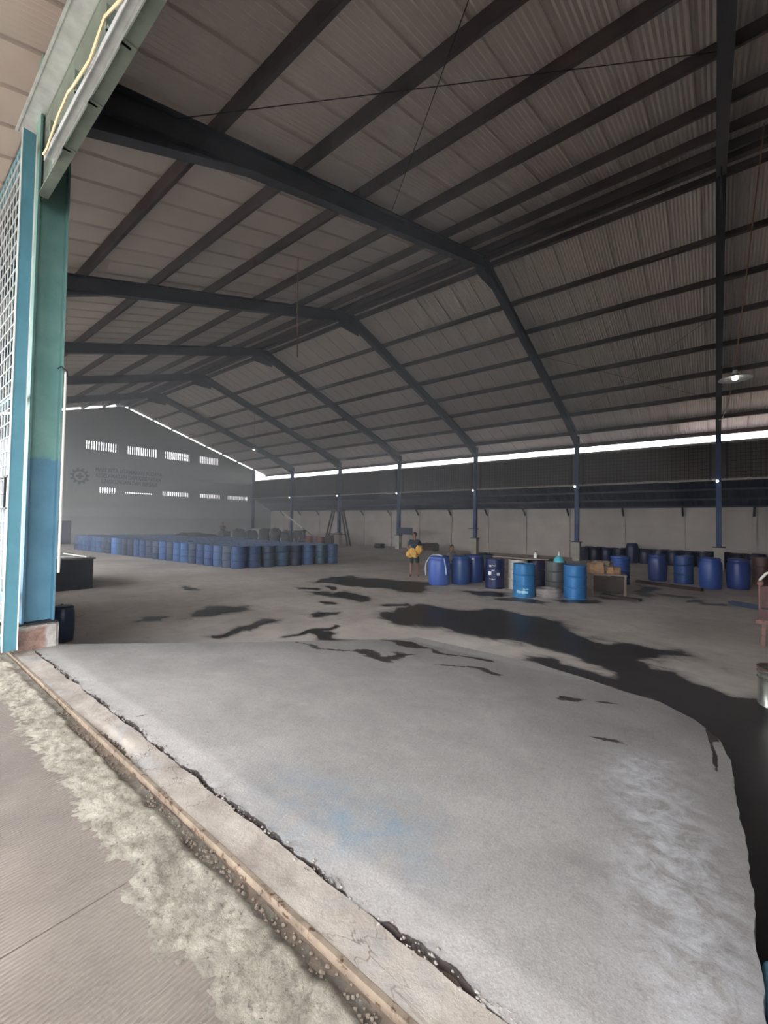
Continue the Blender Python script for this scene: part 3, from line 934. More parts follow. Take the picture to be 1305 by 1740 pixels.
# ---- wire screens above the lean-to, one per bay
edges = [8.4] + XS[:6] + [XG + 0.12]
BL = ['at the right end of the hall', 'right of the column behind the hanging lamp', 'between the two right columns', 'above the blue barrels',
      'left of the blue barrels\' column', 'above the wooden trestle', 'above the white leaning pole']
for k in range(len(edges) - 1):
    b_, a_ = edges[k] - 0.30, edges[k + 1] + 0.30
    cx = (a_ + b_) / 2
    s = thing('wire_screen', (cx, YC, 4.16), 'dark wire mesh screen ' + ['at the right end, beyond the last column', 'between the lamp column and the next column left', 'high above the blue barrels and drums', 'above the standing person with the yellow bundle', 'between the board column and the trestle', 'between the trestle and the leaning white pole', 'in the far corner beside the gable wall'][k], 'screen', 'wire screens along the far side')
    h = 1.82
    a, b = a_ - cx, b_ - cx
    ea, eb = a - 0.285, b + 0.285
    MB().box(ea, eb, 0.06, 0.08, 0.03, h).build('backing_sheet', M['screen'], s)
    for u in (a, b):
        MB().box(u - 0.05, u + 0.05, -0.05, 0.06, 0, h).build('stile', M['dark'], s)
    MB().box(ea, eb, -0.05, 0.05, -0.02, 0.07).build('bottom_rail', M['pale_rail'], s)
    MB().box(ea, eb, -0.05, 0.05, h - 0.10, h).build('top_rail', M['pale_rail'], s)
    g = MB()
    x = a + 0.15
    while x < b - 0.1:
        g.box(x - 0.012, x + 0.012, -0.02, 0.0, 0.05, h - 0.05)
        x += 0.17
    z = 0.2
    while z < h - 0.1:
        g.box(a, b, -0.025, -0.005, z - 0.012, z + 0.012)
        z += 0.17
    tag(g.build('wire_grid', M['wire'], s), kind='stuff')

# ---- thin dust haze, with layers added to imitate a lens flare veil, thicker under the roof and towards the far left end
def haze_box(name, x0, x1, dens, z0):
    hm = bpy.data.materials.new('dust_veil_haze')
    hm.use_nodes = True
    ht = hm.node_tree
    ht.nodes.remove(ht.nodes['Principled BSDF'])
    vsn = ht.nodes.new('ShaderNodeVolumeScatter')
    vsn.inputs['Color'].default_value = (0.93, 0.96, 1.0, 1)
    vsn.inputs['Density'].default_value = dens
    vsn.inputs['Anisotropy'].default_value = 0.1
    ht.links.new(vsn.outputs[0], ht.nodes['Material Output'].inputs['Volume'])
    b = MB()
    prof = [(YD - 0.05, zt(YD) - 0.1), (YR, ZR - 0.1), (YC, zt(YC) - 0.1), (YC, z0), (YD - 0.05, z0)]
    vs = [(x, y, z) for x in (x0, x1) for y, z in prof]
    k = len(prof)
    b.add(vs, [tuple(range(k)), tuple(range(2 * k - 1, k - 1, -1))] + [(i, (i + 1) % k, k + (i + 1) % k, k + i) for i in range(k)])
    return structure(b.build(name, hm))
for hx, hd_, hz_ in HAZE:
    haze_box('haze', XG + 0.02, hx, hd_, hz_)

# ------------------------------------------------------------------ doorway: header, sliding gate, cable
h = thing('door_header', (-3.0, 1.05, 5.46), 'weathered teal header beam with sliding track across the doorway top', 'beam')
MB().bar((-2.95, 0.12, 0.50), (3.4, 0.12, 0.50), 0.012, 0.92).bar((-2.85, 0.11, 0.03), (3.4, 0.11, 0.03), 0.09, 0.02).bar((-2.95, 0.16, 0.97), (3.4, 0.16, 0.97), 0.10, 0.02).build('beam', M['header'], h)
b = MB().box(-2.15, 3.4, -0.03, 0.03, 0.0, 0.012)
for y in (-0.035, 0.03):
    b.box(-2.15, 3.4, y, y + 0.006, -0.045, 0.012)
b.build('track', M['wirelight'], h)
for x in np.arange(-1.9, 3.2, 0.72):
    MB().box(x - 0.04, x + 0.04, -0.045, 0.15, 0.012, 0.03).box(x - 0.012, x + 0.012, -0.05, 0.12, 0.012, 0.20).build('track_bracket', M['header'], h)
MB().bar((-3.4, -0.05, 0.985), (3.4, -0.05, 0.985), 0.02, 0.02).bar((-3.4, 0.05, 0.99), (3.4, 0.05, 0.99), 0.18, 0.008).build('top_angle', M['wirelight'], h)
tag(MB().tube([(-1.6, 1.0, 5.52), (-2.4, 1.0, 5.60), (-3.17, 1.0, 5.46), (-3.45, 0.99, 5.54), (-3.75, 0.99, 5.43), (-4.19, 0.99, 5.50), (-4.3, 0.99, 5.53), (-4.6, 0.99, 5.50), (-4.92, 0.99, 5.39), (-5.1, 1.0, 5.44)], 0.010, 6).build('power_cable', M['cablewarm'], smooth=True),
    'pale cable sagging along the doorway header beam', 'cable')

g = thing('sliding_gate', (-7.9, 1.025, 0.47), 'teal framed sliding gate of white wire mesh, pushed open past the door post', 'gate')
GX0, GX1, GH = -1.9, 2.11, 5.62        # local extents
MB().box(GX1 - 0.06, GX1, -0.068, 0.048, 0.03, GH).build('stile', M['teal'], g)
MB().box(GX0, GX0 + 0.06, -0.052, 0.052, 0.03, GH).build('stile', M['teal'], g)
for z in (0.06, 0.57, 2.78, GH - 0.05):
    MB().box(GX0 + 0.06, GX1 - 0.06, -0.03, 0.03, z - 0.035, z + 0.035).build('rail', M['teal'], g)
MB().box(GX1 - 0.004, GX1 + 0.006, -0.074, -0.064, 0.03, GH).build('lit_edge', M['white'], g)  # white strips paint in the bright lit edges of the stile
MB().box(GX1 - 0.004, GX1 + 0.006, 0.046, 0.056, 0.03, GH).build('lit_edge', M['white'], g)
wg = MB()
x = GX0 + 0.15
while x < GX1 - 0.1:
    wg.box(x - 0.005, x + 0.005, -0.036, -0.026, 0.05, GH - 0.06)
    x += 0.15
z = 0.15
while z < GH - 0.1:
    wg.box(GX0 + 0.05, GX1 - 0.05, -0.042, -0.032, z - 0.005, z + 0.005)
    z += 0.155
tag(wg.build('wire_mesh', M['wirelight'], g), kind='stuff')
MB().box(GX1 - 0.56, GX1 - 0.06, -0.075, -0.055, 1.52, 1.54).box(GX1 - 0.56, GX1 - 0.06, -0.075, -0.055, 1.86, 1.88).box(GX1 - 0.2, GX1 - 0.18, -0.075, -0.055, 1.52, 1.88).build('handle', M['dark'], g)
for x in (GX0 + 0.4, GX1 - 0.4):
    MB().tube([(x, -0.012, 0.04), (x, 0.012, 0.04)], 0.045, 14).build('wheel', M['dark'], g)

# gravel worn out of the groove along the rail
gv = MB()
for _ in range(700):
    t = random.random()
    x = random.gauss(-3.2, 0.45) if t < 0.65 else random.uniform(-2.4, -0.4)
    if not -6 < x < 0.2: continue
    y = random.choice((random.gauss(1.0, 0.03), random.gauss(1.09, 0.022))) if t < 0.65 else random.gauss(0.995, 0.02)
    r = random.uniform(0.003, 0.009)
    gv.blob((x, y, 0.414 + r * 0.6 + (0.004 if t > 0.65 else 0)), (r * 1.2, r, r * 0.8), 6, 4, 0.5)
tag(gv.build('gravel', M['stone'], smooth=False), 'loose dark gravel in the worn groove along the rail', 'gravel', kind='stuff')

rb_ = MB()
for _ in range(420):
    x = random.uniform(-5.4, 0.0)
    if mnoise.noise(Vector((x * 1.7, 4.0, 0))) < -0.15: continue
    y = 1.240 + random.gauss(0, 0.016)
    r = random.choice((0.002, 0.003, 0.004, 0.006))
    rb_.blob((x, y, 0.448 + r * 0.2), (r * 1.3, r, r * 0.7), 6, 4, 0.6)
tag(rb_.build('rubble', M['chip']), 'pale broken mortar crumbs along the crack behind the sill', 'rubble', kind='stuff')

# ------------------------------------------------------------------ drums
def drum_parts(body_prof, lid_z, lid_r, seg=28):
    body = MB().lathe(body_prof, seg).mesh('body', True)
    lid = MB().lathe([(0.0, lid_z - 0.004), (lid_r, lid_z - 0.004), (lid_r, lid_z + 0.004), (0.0, lid_z + 0.004)], seg).mesh('lid', True)
    bung = MB().lathe([(0.0, lid_z + 0.004), (0.034, lid_z + 0.004), (0.034, lid_z + 0.018), (0.0, lid_z + 0.018)], 10, (0.18, 0.06, 0)).mesh('bung', True)
    return body, lid, bung
R = 0.286
steel = [(R - .02, 0.0), (R + .004, 0.0), (R + .006, 0.018), (R - .004, 0.026), (R - .004, 0.27), (R + .010, 0.285), (R + .010, 0.300), (R - .004, 0.315),
         (R - .004, 0.565), (R + .010, 0.58), (R + .010, 0.595), (R - .004, 0.61), (R - .004, 0.852), (R + .006, 0.860), (R + .006, 0.878), (R - .012, 0.878), (R - .014, 0.862)]
ribbed = [(R - .02, 0.0), (R + .004, 0.0), (R + .006, 0.018)] + [q for k in range(9) for q in ((R - .006, 0.04 + .09 * k), (R - .006, 0.085 + .09 * k), (R + .008, 0.10 + .09 * k), (R + .008, 0.113 + .09 * k))] + [(R + .006, 0.878), (R - .012, 0.878), (R - .014, 0.862)]
barrel = [(R - .05, 0.0), (R - .02, 0.008), (R - .008, 0.05), (R + .002, 0.16), (R + .012, 0.30), (R + .014, 0.46), (R + .012, 0.62), (R + .004, 0.74), (R - .016, 0.80), (R - .030, 0.825),
          (R - .030, 0.845), (R - .012, 0.852), (R - .012, 0.875), (R - .030, 0.882), (R - .055, 0.905), (R - .075, 0.91)]
MESH = {k: drum_parts(p, lz, lr) for k, p, lz, lr in (('steel', steel, 0.862, R - .013), ('ribbed', ribbed, 0.862, R - .013), ('barrel', barrel, 0.908, R - .074))}
for k, ms in MESH.items():
    ms[0].materials.append(M['plastic_drum' if k == 'barrel' else 'steel_drum'])
    ms[1].materials.append(M['plastic_drum' if k == 'barrel' else 'lid'])
    ms[2].materials.append(M['dark'])

def drum(kind, x, y, rgb, label, group=None, name=None, z=0.0, s=(1, 1, 1), lidmat=None):
    o = thing(name or ('plastic_barrel' if kind == 'barrel' else 'steel_drum'), (x, y, z), label, 'barrel' if kind == 'barrel' else 'drum', group, rng.uniform(0, 6.28))
    for nm, me in zip(('body', 'lid', 'bung'), MESH[kind]):
        c = link(nm, me, None, o)
    if lidmat:
        o.children[1].data = o.children[1].data.copy()
        o.children[1].data.materials[0] = lidmat
    setcol(o, rgb)
    o.scale = s
    return o

# the big block of drums before the gable wall
blues = [(50, 78, 126), (44, 70, 116), (66, 94, 136), (48, 66, 94), (70, 80, 102), (42, 78, 112), (58, 94, 146), (38, 48, 74)]
ORD = ['first', 'second', 'third', 'fourth', 'fifth', 'sixth', 'seventh', 'eighth', 'ninth', 'tenth', 'eleventh', 'twelfth', 'thirteenth', 'fourteenth', 'fifteenth', 'sixteenth', 'seventeenth', 'eighteenth', 'nineteenth', 'twentieth', 'twenty-first', 'twenty-second', 'twenty-third', 'twenty-fourth', 'twenty-fifth', 'twenty-sixth']
proto = drum('steel', 0, 0, blues[0], 'x', name='steel_drum')
first = True
for i in range(26):
    for j in range(10 if i > 12 else 8):
        x = -14.98 - 0.612 * i + 0.13 * j + rng.uniform(-.006, .006)
        y = 9.52 - 0.046 * i + 0.612 * j + rng.uniform(-.006, .006)
        o = proto if first else copy_tree(proto)
        first = False
        o.location = (x, y, 0)
        o.rotation_euler.z = rng.uniform(0, 6.28)
        setcol(o, blues[rng.integers(len(blues))])
        grp = 'blue drums packed before the gable wall'
        lab = 'blue steel drum inside the large packed block before the gable wall, only its lid showing'
        if i == 0 and j == 0:
            lab = 'blue steel drum at the near corner of the packed block, closest to the camera'; grp = None
        elif i == 25 and j == 0:
            lab = 'leftmost blue steel drum of the packed block, nearest the dark door in the gable wall'; grp = None
        elif i == 0 and j == 7:
            lab = 'rightmost blue steel drum of the packed block, at the end near the trestle'; grp = None
        elif j == 0:
            lab = ORD[i] + ' blue steel drum in the packed block\'s front row, counted from the near corner'
            grp = 'front row of packed drums'
            if i == 17:
                setcol(o, (86, 130, 196)); lab = 'brighter blue steel drum in the left half of the packed block\'s front row'; grp = None
        elif i == 0:
            lab = ORD[j] + ' blue steel drum along the packed block\'s short right side, from the near corner'
            grp = 'right hand row of packed drums'
            if j in (6, 7):
                setcol(o, (64, 92, 112))
        o['label'] = lab
        if grp: o['group'] = grp
        elif 'group' in o: del o['group']
        o['category'] = 'drum'

tp = MB()
vs, fs = [], []
for a in range(13):
    for c in range(9):
        x, y = -27.8 + 0.27 * a, 12.6 + 0.25 * c
        vs.append((x, y, 0.905 + 0.10 * max(0, mnoise.noise(Vector((x * 1.3, y * 1.3, 0)))) + (0.12 if 1 < a < 11 and 1 < c < 7 else 0)))
for a in range(12):
    for c in range(8):
        q = a * 9 + c
        fs.append((q, q + 9, q + 10, q + 1))
tp.add(vs, fs)
o = tp.build('tarpaulin', M['sack'], smooth=True)
sol = o.modifiers.new('thick', 'SOLIDIFY'); sol.thickness = 0.012
tag(o, 'dark tarpaulin lying over lids at the back of the packed drums', 'tarpaulin')

# barrels and drums right of the standing person
NB, DB, LB = (66, 92, 168), (48, 76, 132), (48, 128, 186)
b1 = drum('barrel', -6.82, 11.44, (74, 102, 178), 'bright blue plastic barrel with a grey hose looped over its top', s=(1.17, 1.17, 1))
HX = lambda p: (-6.82 + (p[0] + 6.79) * 1.09, 11.44 + (p[1] - 11.44) * 1.12, p[2])
tag(MB().tube([HX(q) for q in [(-7.04, 11.12, 0.30), (-7.05, 11.10, 0.50), (-7.04, 11.12, 0.68), (-7.00, 11.20, 0.82), (-6.96, 11.28, 0.905), (-6.90, 11.33, 0.935), (-6.76, 11.34, 0.94), (-6.63, 11.33, 0.91), (-6.55, 11.30, 0.82), (-6.50, 11.27, 0.68), (-6.46, 11.25, 0.52), (-6.44, 11.24, 0.36)]], 0.019, 8).build('hose', M['hose'], smooth=True),
    'grey hose draped over the bright blue plastic barrel', 'hose')
drum('barrel', -6.40, 12.06, (52, 80, 136), 'darker blue plastic barrel right behind the barrel with the hose')
o = drum('barrel', -6.30, 12.82, (46, 70, 130), 'dark blue plastic barrel with white patch, third back from the hose barrel')
MB().box(-0.045, 0.045, 0, 0.004, 0.76, 0.82).build('sticker', M['label_white'], o, loc=(0, 0, 0))
o.rotation_euler.z = 0
o.children[-1].location = (0.10, -0.30, 0.0)
drum('barrel', -6.22, 13.5, (34, 48, 76), 'very dark blue plastic barrel at the back of the hose barrel cluster')
dk = drum('steel', -5.25, 12.08, (34, 46, 92), 'navy steel drum with torn white labels left of the white drum', name='steel_drum')
dk.rotation_euler.z = 0
for dx_, z, wd, hh in ((-0.13, 0.68, 0.07, 0.05), (-0.02, 0.69, 0.10, 0.025), (-0.15, 0.46, 0.10, 0.11), (-0.05, 0.55, 0.09, 0.02), (0.10, 0.44, 0.09, 0.08), (-0.07, 0.29, 0.18, 0.022)):
    # patches bent around the drum
    base = math.atan2(-12.08, 5.25)
    t0 = base + dx_ / R
    b = MB()
    vs = []
    n_ = 5
    for q in range(n_):
        t = t0 + (q / (n_ - 1) - 0.5) * wd / R
        for zz in (z - hh / 2 + 0.012 * math.sin(q * 2.2), z + hh / 2 + 0.01 * math.cos(q * 3.1)):
            vs.append(((R + 0.012) * math.cos(t), (R + 0.012) * math.sin(t), zz))
    b.add(vs, [(2 * q, 2 * q + 2, 2 * q + 3, 2 * q + 1) for q in range(n_ - 1)])
    b.build('label_patch', M['label_white'], dk)
wh = drum('steel', -4.66, 12.42, (214, 206, 198), 'weathered white steel drum squeezed behind the front light blue drum')
lb1 = drum('steel', -4.04, 11.22, LB, 'light blue steel drum with a pale stripe near its bottom, left of the tyre', lidmat=M['rustlid'])
lb1.rotation_euler.z = 0
base = math.atan2(-11.22, 4.04)
for off, z, wd, hh in ((-0.05, 0.145, 0.30, 0.07), (0.05, 0.225, 0.15, 0.025)):
    b = MB(); vs = []
    for q in range(8):
        t = base + off / R + (q / 7 - 0.5) * wd / R
        for zz in (z - hh / 2 + 0.008 * math.sin(q * 2.6), z + hh / 2 + 0.012 * math.sin(q * 1.7)):
            vs.append(((R + 0.0035) * math.cos(t), (R + 0.0035) * math.sin(t), zz))
    b.add(vs, [(2 * q, 2 * q + 2, 2 * q + 3, 2 * q + 1) for q in range(7)])
    tag(b.build('stripe', mat('pale_stripe', (160, 206, 226), 0.6), lb1), label='worn pale stripe')
drum('steel', -4.30, 12.98, (62, 54, 86), 'dark violet steel drum behind the light blue drum and the tyre')
drum('steel', -3.66, 12.72, (96, 98, 96), 'grey green steel drum standing behind the tyre, funnel on its lid')
drum('steel', -2.92, 11.90, (52, 126, 190), 'light blue steel drum with a rusty right side, right of the tyre', lidmat=M['rustlid'])
ty = MB().lathe([(0.20, 0.03), (0.22, 0.0), (0.30, 0.0), (0.335, 0.035), (0.34, 0.075), (0.328, 0.085), (0.34, 0.095), (0.34, 0.135), (0.328, 0.145), (0.34, 0.155), (0.335, 0.19), (0.30, 0.225), (0.22, 0.225), (0.20, 0.195)], 32, close=True)
tag(ty.build('tyre', M['rubber'], loc=(-3.54, 11.62, 0.0), smooth=True), 'worn grey tyre lying flat between the two light blue drums', 'tyre')
pk = MB()
vs, fs = [], []
for k, x in enumerate(np.linspace(-5.45, -3.74, 9)):
    zz = 0.892 + 0.010 * (1 + math.sin(k))
    for y in (12.36, 12.72):
        vs += [(x, y + (x + 4.3) * 0.05, zz), (x, y + (x + 4.3) * 0.05, zz + 0.03)]
for k in range(8):
    a, b = k * 4, k * 4 + 4
    fs += [(a, b, b + 2, a + 2), (a + 1, a + 3, b + 3, b + 1), (a, a + 1, b + 1, b), (a + 2, b + 2, b + 3, a + 3)]
fs += [(0, 2, 3, 1), (32, 33, 35, 34)]
pk.add(vs, fs)
tag(pk.build('plank', M['wood']), 'weathered board laid across the drum tops behind the light blue drum', 'board')
bt = MB().lathe([(0.0, 0.0), (0.05, 0.0), (0.055, 0.02), (0.055, 0.10), (0.04, 0.13), (0.018, 0.15), (0.018, 0.19), (0.0, 0.19)], 14)
o = bt.build('bottle', M['white'], loc=(-4.18, 12.55, 0.94), smooth=True)
tag(o, 'small white plastic bottle standing on the weathered board', 'bottle')
MB().lathe([(0.0, 0.185), (0.022, 0.185), (0.022, 0.215), (0.0, 0.215)], 10).build('cap', M['red'], o)
fu = thing('funnel', (-3.52, 12.58, 0.868), 'cyan plastic funnel standing upside down on the grey green drum', 'funnel')
MB().lathe([(0.150, 0.0), (0.152, 0.04), (0.145, 0.05), (0.125, 0.105), (0.075, 0.15), (0.03, 0.18), (0.024, 0.182), (0.07, 0.148), (0.12, 0.10), (0.14, 0.045), (0.145, 0.0)], 24, close=True).build('cone', M['cyan'], fu, smooth=True)
MB().lathe([(0.028, 0.176), (0.016, 0.30), (0.012, 0.30), (0.022, 0.176)], 14, close=True).build('spout', M['white'], fu, smooth=True)

# rough work table with cartons right of the light blue drum
wt = thing('work_table', (-2.44, 13.55, 0), 'low rough table with pale top, heaped with cartons behind the drum', 'table', rz=0.25)
MB().box(-0.45, 0.45, -0.42, 0.42, 0.53, 0.57).build('table_top', M['wood'], wt)
for sx_ in (-0.41, 0.41):
    for sy_ in (-0.38, 0.38):
        MB().box(sx_ - 0.025, sx_ + 0.025, sy_ - 0.025, sy_ + 0.025, 0, 0.53).build('leg', M['wood'], wt)
MB().box(-0.385, 0.385, -0.37, -0.34, 0.06, 0.50).build('front_board', M['wood_dark'], wt)
MB().box(-0.40, 0.40, -0.36, 0.36, 0.10, 0.13).build('shelf', M['wood_dark'], wt)
def crumple(name, c, r, m, label, cat, rz, seed):
    b = MB()
    n_ = 6
    vs, fs = [], []
    bmx = bmesh.new()
    bmesh.ops.create_cube(bmx, size=2)
    bmesh.ops.subdivide_edges(bmx, edges=bmx.edges[:], cuts=4, use_grid_fill=True)
    for v in bmx.verts:
        q = v.co.copy()
        k = 1 + 0.34 * mnoise.noise(q * 1.1 + Vector((seed, 0, 0))) + 0.16 * mnoise.noise(q * 2.7 + Vector((0, seed, 0))) - 0.17 * (q.length - 1)
        v.co = Vector((q.x * r[0] * k, q.y * r[1] * k, (q.z * k if q.z > -0.95 else -1) * r[2]))
    me = bpy.data.meshes.new(name)
    zmin = min(v.co.z for v in bmx.verts)
    for v in bmx.verts: v.co.z -= zmin
    bmx.to_mesh(me); bmx.free()
    return tag(link(name, me, m, None, c, rz), label, cat)
crumple('carton', (-2.70, 13.28, 0.57), (0.20, 0.16, 0.15), M['carton'], 'crumpled tan carton on the low rough table', 'carton', 0.4, 2.0)
crumple('sack', (-2.62, 13.68, 0.57), (0.26, 0.15, 0.16), M['wood'], 'brown slumped sack behind the tan carton on the rough table', 'sack', -0.1, 5.0)
crumple('carton', (-2.24, 13.36, 0.57), (0.14, 0.12, 0.10), M['carton'], 'small brown carton at the right end of the low rough table', 'carton', 0.9, 8.0)

# drums at the right side
drum('ribbed', -2.50, 16.0, (44, 84, 160), 'ribbed mid blue drum standing right of the low rough table', s=(1, 1, 1.05))
drum('barrel', -1.62, 17.92, (40, 62, 120), 'dark blue plastic barrel, leftmost of the four to the right of the ribbed drum', s=(1, 1, 1.05))
drum('steel', -0.85, 17.75, (40, 76, 134), 'blue steel drum, second of the four right of the ribbed drum', s=(1, 1, 1.08))
drum('barrel', -0.11, 16.86, (50, 80, 152), 'blue plastic barrel in front of the lamp column\'s pale pedestal', s=(1.02, 1.02, 1.08))
drum('barrel', 0.58, 17.45, (44, 66, 136), 'blue plastic barrel, rightmost of the four right of the ribbed drum', s=(1.02, 1.02, 1.05))
drum('steel', 1.30, 19.6, (104, 70, 66), 'rusty red brown drum at the right edge beyond the blue barrels', s=(1, 1, 1.05), lidmat=M['rustlid'])
drum('barrel', 1.95, 20.0, (50, 110, 110), 'green blue plastic barrel at the far right edge of the view', s=(1, 1, 1.08))
for r_, y in enumerate((25.75, 26.38)):
    for k in range(13):
        x = -5.9 + 0.61 * k + 0.2 * r_
        tall = (r_ == 0 and k == 4)
        o = drum('barrel' if (k + r_) % 3 else 'steel', x, y, (30, 36, 62) if k % 2 else (34, 44, 78),
                 'tall dark drum rising above the row along the back wall' if tall else (ORD[k] + ' dark navy drum from the left in the front row along the back wall' if r_ == 0 else ORD[k] + ' dark navy drum from the left in the rear row against the back wall'),
                 None if tall else ('dark drums along the back wall, front row' if r_ == 0 else 'dark drums along the back wall, rear row'), s=(1, 1, 1.15 if tall else 0.83))
        if r_ == 0:
            for ch in o.children: pass
tag(MB().bar((-2.10, 16.70, 0.045), (-0.30, 15.92, 0.045), 0.16, 0.09).build('timber', M['wood_dark']), 'dark timber lying on the floor before the four blue drums', 'timber')
pp_ = thing('channel_section', (0.62, 13.42, 0), 'dark blue grey steel channel lying on the floor near the right edge', 'steel section')
MB().bar((-0.32, 0.25, 0.045), (0.36, -0.28, 0.045), 0.16, 0.012).bar((-0.28, 0.31, 0.06), (0.40, -0.22, 0.06), 0.012, 0.09).bar((-0.36, 0.19, 0.06), (0.32, -0.34, 0.06), 0.012, 0.09).bar((-0.30, 0.27, 0.02), (0.38, -0.26, 0.02), 0.10, 0.04).build('channel', M['signblue'], pp_)
tag(MB().bar((-2.45, 12.75, 0.03), (-1.50, 12.55, 0.03), 0.22, 0.06).build('timber', M['wood_dark']), 'dark plank lying on the floor right of the light blue drum', 'timber')

# rusty trolley cut by the right edge, tin can and bucket
tr = thing('hand_trolley', (0.68, 9.25, 0), 'rusty red hand trolley with a pale bent handle at the right edge', 'trolley')
for x in (-0.10, 0.16):
    MB().tube([(x, 0.02, 0.52), (x, 0.05, 0.80), (x, 0.06, 1.0)], 0.017, 8).build('upright', M['red_rust'], tr, smooth=True)
    MB().bar((x + 0.03, -0.02, 0.0), (x + 0.05, 0.03, 0.40), 0.05, 0.05, (0, 1, 0)).build('leg', M['red_rust'], tr)
MB().box(-0.12, 0.30, 0.0, 0.05, 0.40, 0.60).build('plate', M['maroon'], tr)
MB().box(-0.16, 0.25, -0.02, 0.04, 0.36, 0.42).build('cross_bar', M['red_rust'], tr)
MB().box(-0.10, 0.18, 0.03, 0.07, 0.62, 0.98).build('back_plate', M['maroon'], tr)
MB().tube([(-0.10, 0.06, 1.0), (-0.09, 0.06, 1.08), (-0.02, 0.05, 1.18), (0.05, 0.05, 1.22), (0.16, 0.06, 1.18), (0.16, 0.06, 1.0)], 0.02, 8).build('handle', M['white'], tr, smooth=True)
MB().blob((-0.09, 0.0, 1.02), (0.05, 0.05, 0.05), 10, 6).build('grip', M['red_rust'], tr, smooth=True)

tc = thing('tin_can', (0.545, 6.22, 0), 'shiny open tin can with a brown stained rim on the wet floor', 'can')
rc = 0.185
MB().lathe([(rc - .012, 0.0), (rc + .003, 0.0), (rc + .003, 0.012), (rc - .002, 0.02), (rc - .002, 0.285), (rc + .006, 0.292), (rc + .006, 0.302), (rc - .002, 0.31), (rc - .002, 0.345), (rc + .006, 0.352), (rc + .006, 0.362), (rc - .002, 0.37), (rc - .002, 0.395),
            (rc - .008, 0.395), (rc - .008, 0.02), (0.0, 0.012)], 40).build('body', M['tin'], tc, smooth=True)
MB().lathe([(rc + .004, 0.392), (rc + .004, 0.412), (rc - .012, 0.412), (rc - .012, 0.392)], 40, close=True).build('rim', M['tinrim'], tc, smooth=True)
jc = thing('jerrycan', (0.27, 1.96, 0.0), 'light blue plastic jerrycan beside the ramp edge in the bottom right corner', 'can')
M['pale_blue'] = mat('pale_blue_plastic', (116, 168, 190), 0.25, 0, 0.1, 4)
jb = MB().box(-0.14, 0.16, -0.19, 0.19, 0, 0.33).build('body', M['pale_blue'], jc, smooth=True)
bv = jb.modifiers.new('round', 'BEVEL'); bv.width = 0.035; bv.segments = 4
MB().tube([(0.01, -0.13, 0.32), (0.01, -0.12, 0.385), (0.01, -0.02, 0.40), (0.01, 0.05, 0.385), (0.01, 0.06, 0.32)], 0.016, 8).build('handle', M['pale_blue'], jc, smooth=True)
MB().lathe([(0.0, 0.32), (0.035, 0.32), (0.035, 0.37), (0.0, 0.37)], 14, (0.01, 0.13, 0)).build('cap', M['white'], jc, smooth=True)

# left side: tank, short blue drum behind the post pedestal
tk = thing('tank', (-14.7, 2.9, 0), 'low dark steel tank with a greyer top, just right of the door post', 'tank')
MB().box(-1.3, 1.42, -1.0, 1.10, 0, 0.80).build('body', M['tank'], tk)
MB().box(-1.34, 1.46, -1.04, 1.14, 0.80, 0.84).build('top_plate', M['tanktop'], tk)  # top plate a lighter grey than the body
for a, b in (((1.2, -0.8, 0.855), (1.35, 0.9, 0.855)), ((0.3, -0.6, 0.855), (0.9, 0.8, 0.855)), ((-0.4, 0.9, 0.855), (1.3, 1.0, 0.855))):
    tag(MB().bar(a, b, 0.07, 0.025).build('batten', M['white'], tk), label='pale thin batten')
drum('barrel', -7.92, 2.00, (40, 56, 80), 'short dark blue barrel on the hall floor behind the post pedestal', s=(0.52, 0.52, 0.60))

# far side: trestle, leaning pole, board, crates, red drums, sacks, low wall
ts = thing('trestle', (-24.1, 24.15, 0), 'tall dark wooden trestle straddling a far column', 'trestle')
for a, b in (((-1.45, 0, 0.03), (-0.50, 0, 2.9)), ((1.25, 0, 0.03), (0.50, 0, 2.9)), ((-1.45, 0.35, 0.03), (-0.50, 0.25, 2.9)), ((1.25, 0.35, 0.03), (0.50, 0.25, 2.9))):
    MB().bar(a, b, 0.10, 0.10).build('leg', M['wood_dark'], ts)
MB().box(-1.2, 1.05, -0.06, -0.02, 0.90, 1.0).build('cross_bar', M['wood_dark'], ts)
MB().box(-0.65, 0.65, -0.05, 0.32, 2.82, 2.92).build('top_beam', M['wood_dark'], ts)
crumple('crate', (-24.3, 23.6, 0.0), (0.28, 0.25, 0.42), M['wood_dark'], 'dark upright crate standing under the wooden trestle', 'crate', 0.1, 3.0)
lp = thing('pole', (-28.7, 24.45, 0.0), 'long white pole leaning across the far column near the gable', 'pole')
MB().tube([(-2.83, 0.0, 2.76), (0.04, 0.0, 1.36)], 0.075, 8).build('shaft', M['white'], lp)
MB().tube([(0.04, 0.0, 1.36), (2.78, 0.0, 0.02)], 0.028, 8).build('lower_shaft', M['wood_dark'], lp)
bd = thing('notice_board', (-17.5, 24.55, 1.10), 'small dark blue board mounted beside a far column, left of the standing person', 'board')
MB().box(-0.62, 0.60, -0.02, 0.02, 0, 0.50).build('panel', M['signblue'], bd)
MB().box(-0.85, 0.4, 0.02, 0.05, 0.12, 0.16).box(-0.85, 0.4, 0.02, 0.05, 0.34, 0.38).build('bracket', M['dark'], bd)
cr = thing('crate', (-20.05, 24.75, 0), 'small dark crate on the floor at the back wall, left of the blue board', 'crate')
MB().box(-0.30, 0.30, -0.25, 0.25, 0.0, 0.05).box(-0.30, -0.27, -0.25, 0.25, 0.05, 0.33).box(0.27, 0.30, -0.25, 0.25, 0.05, 0.33).box(-0.27, 0.27, 0.22, 0.25, 0.05, 0.33).build('box', M['sack'], cr)
for z in (0.06, 0.16, 0.26):
    MB().box(-0.30, 0.30, -0.275, -0.25, z, z + 0.07).build('slat', M['sack'], cr)
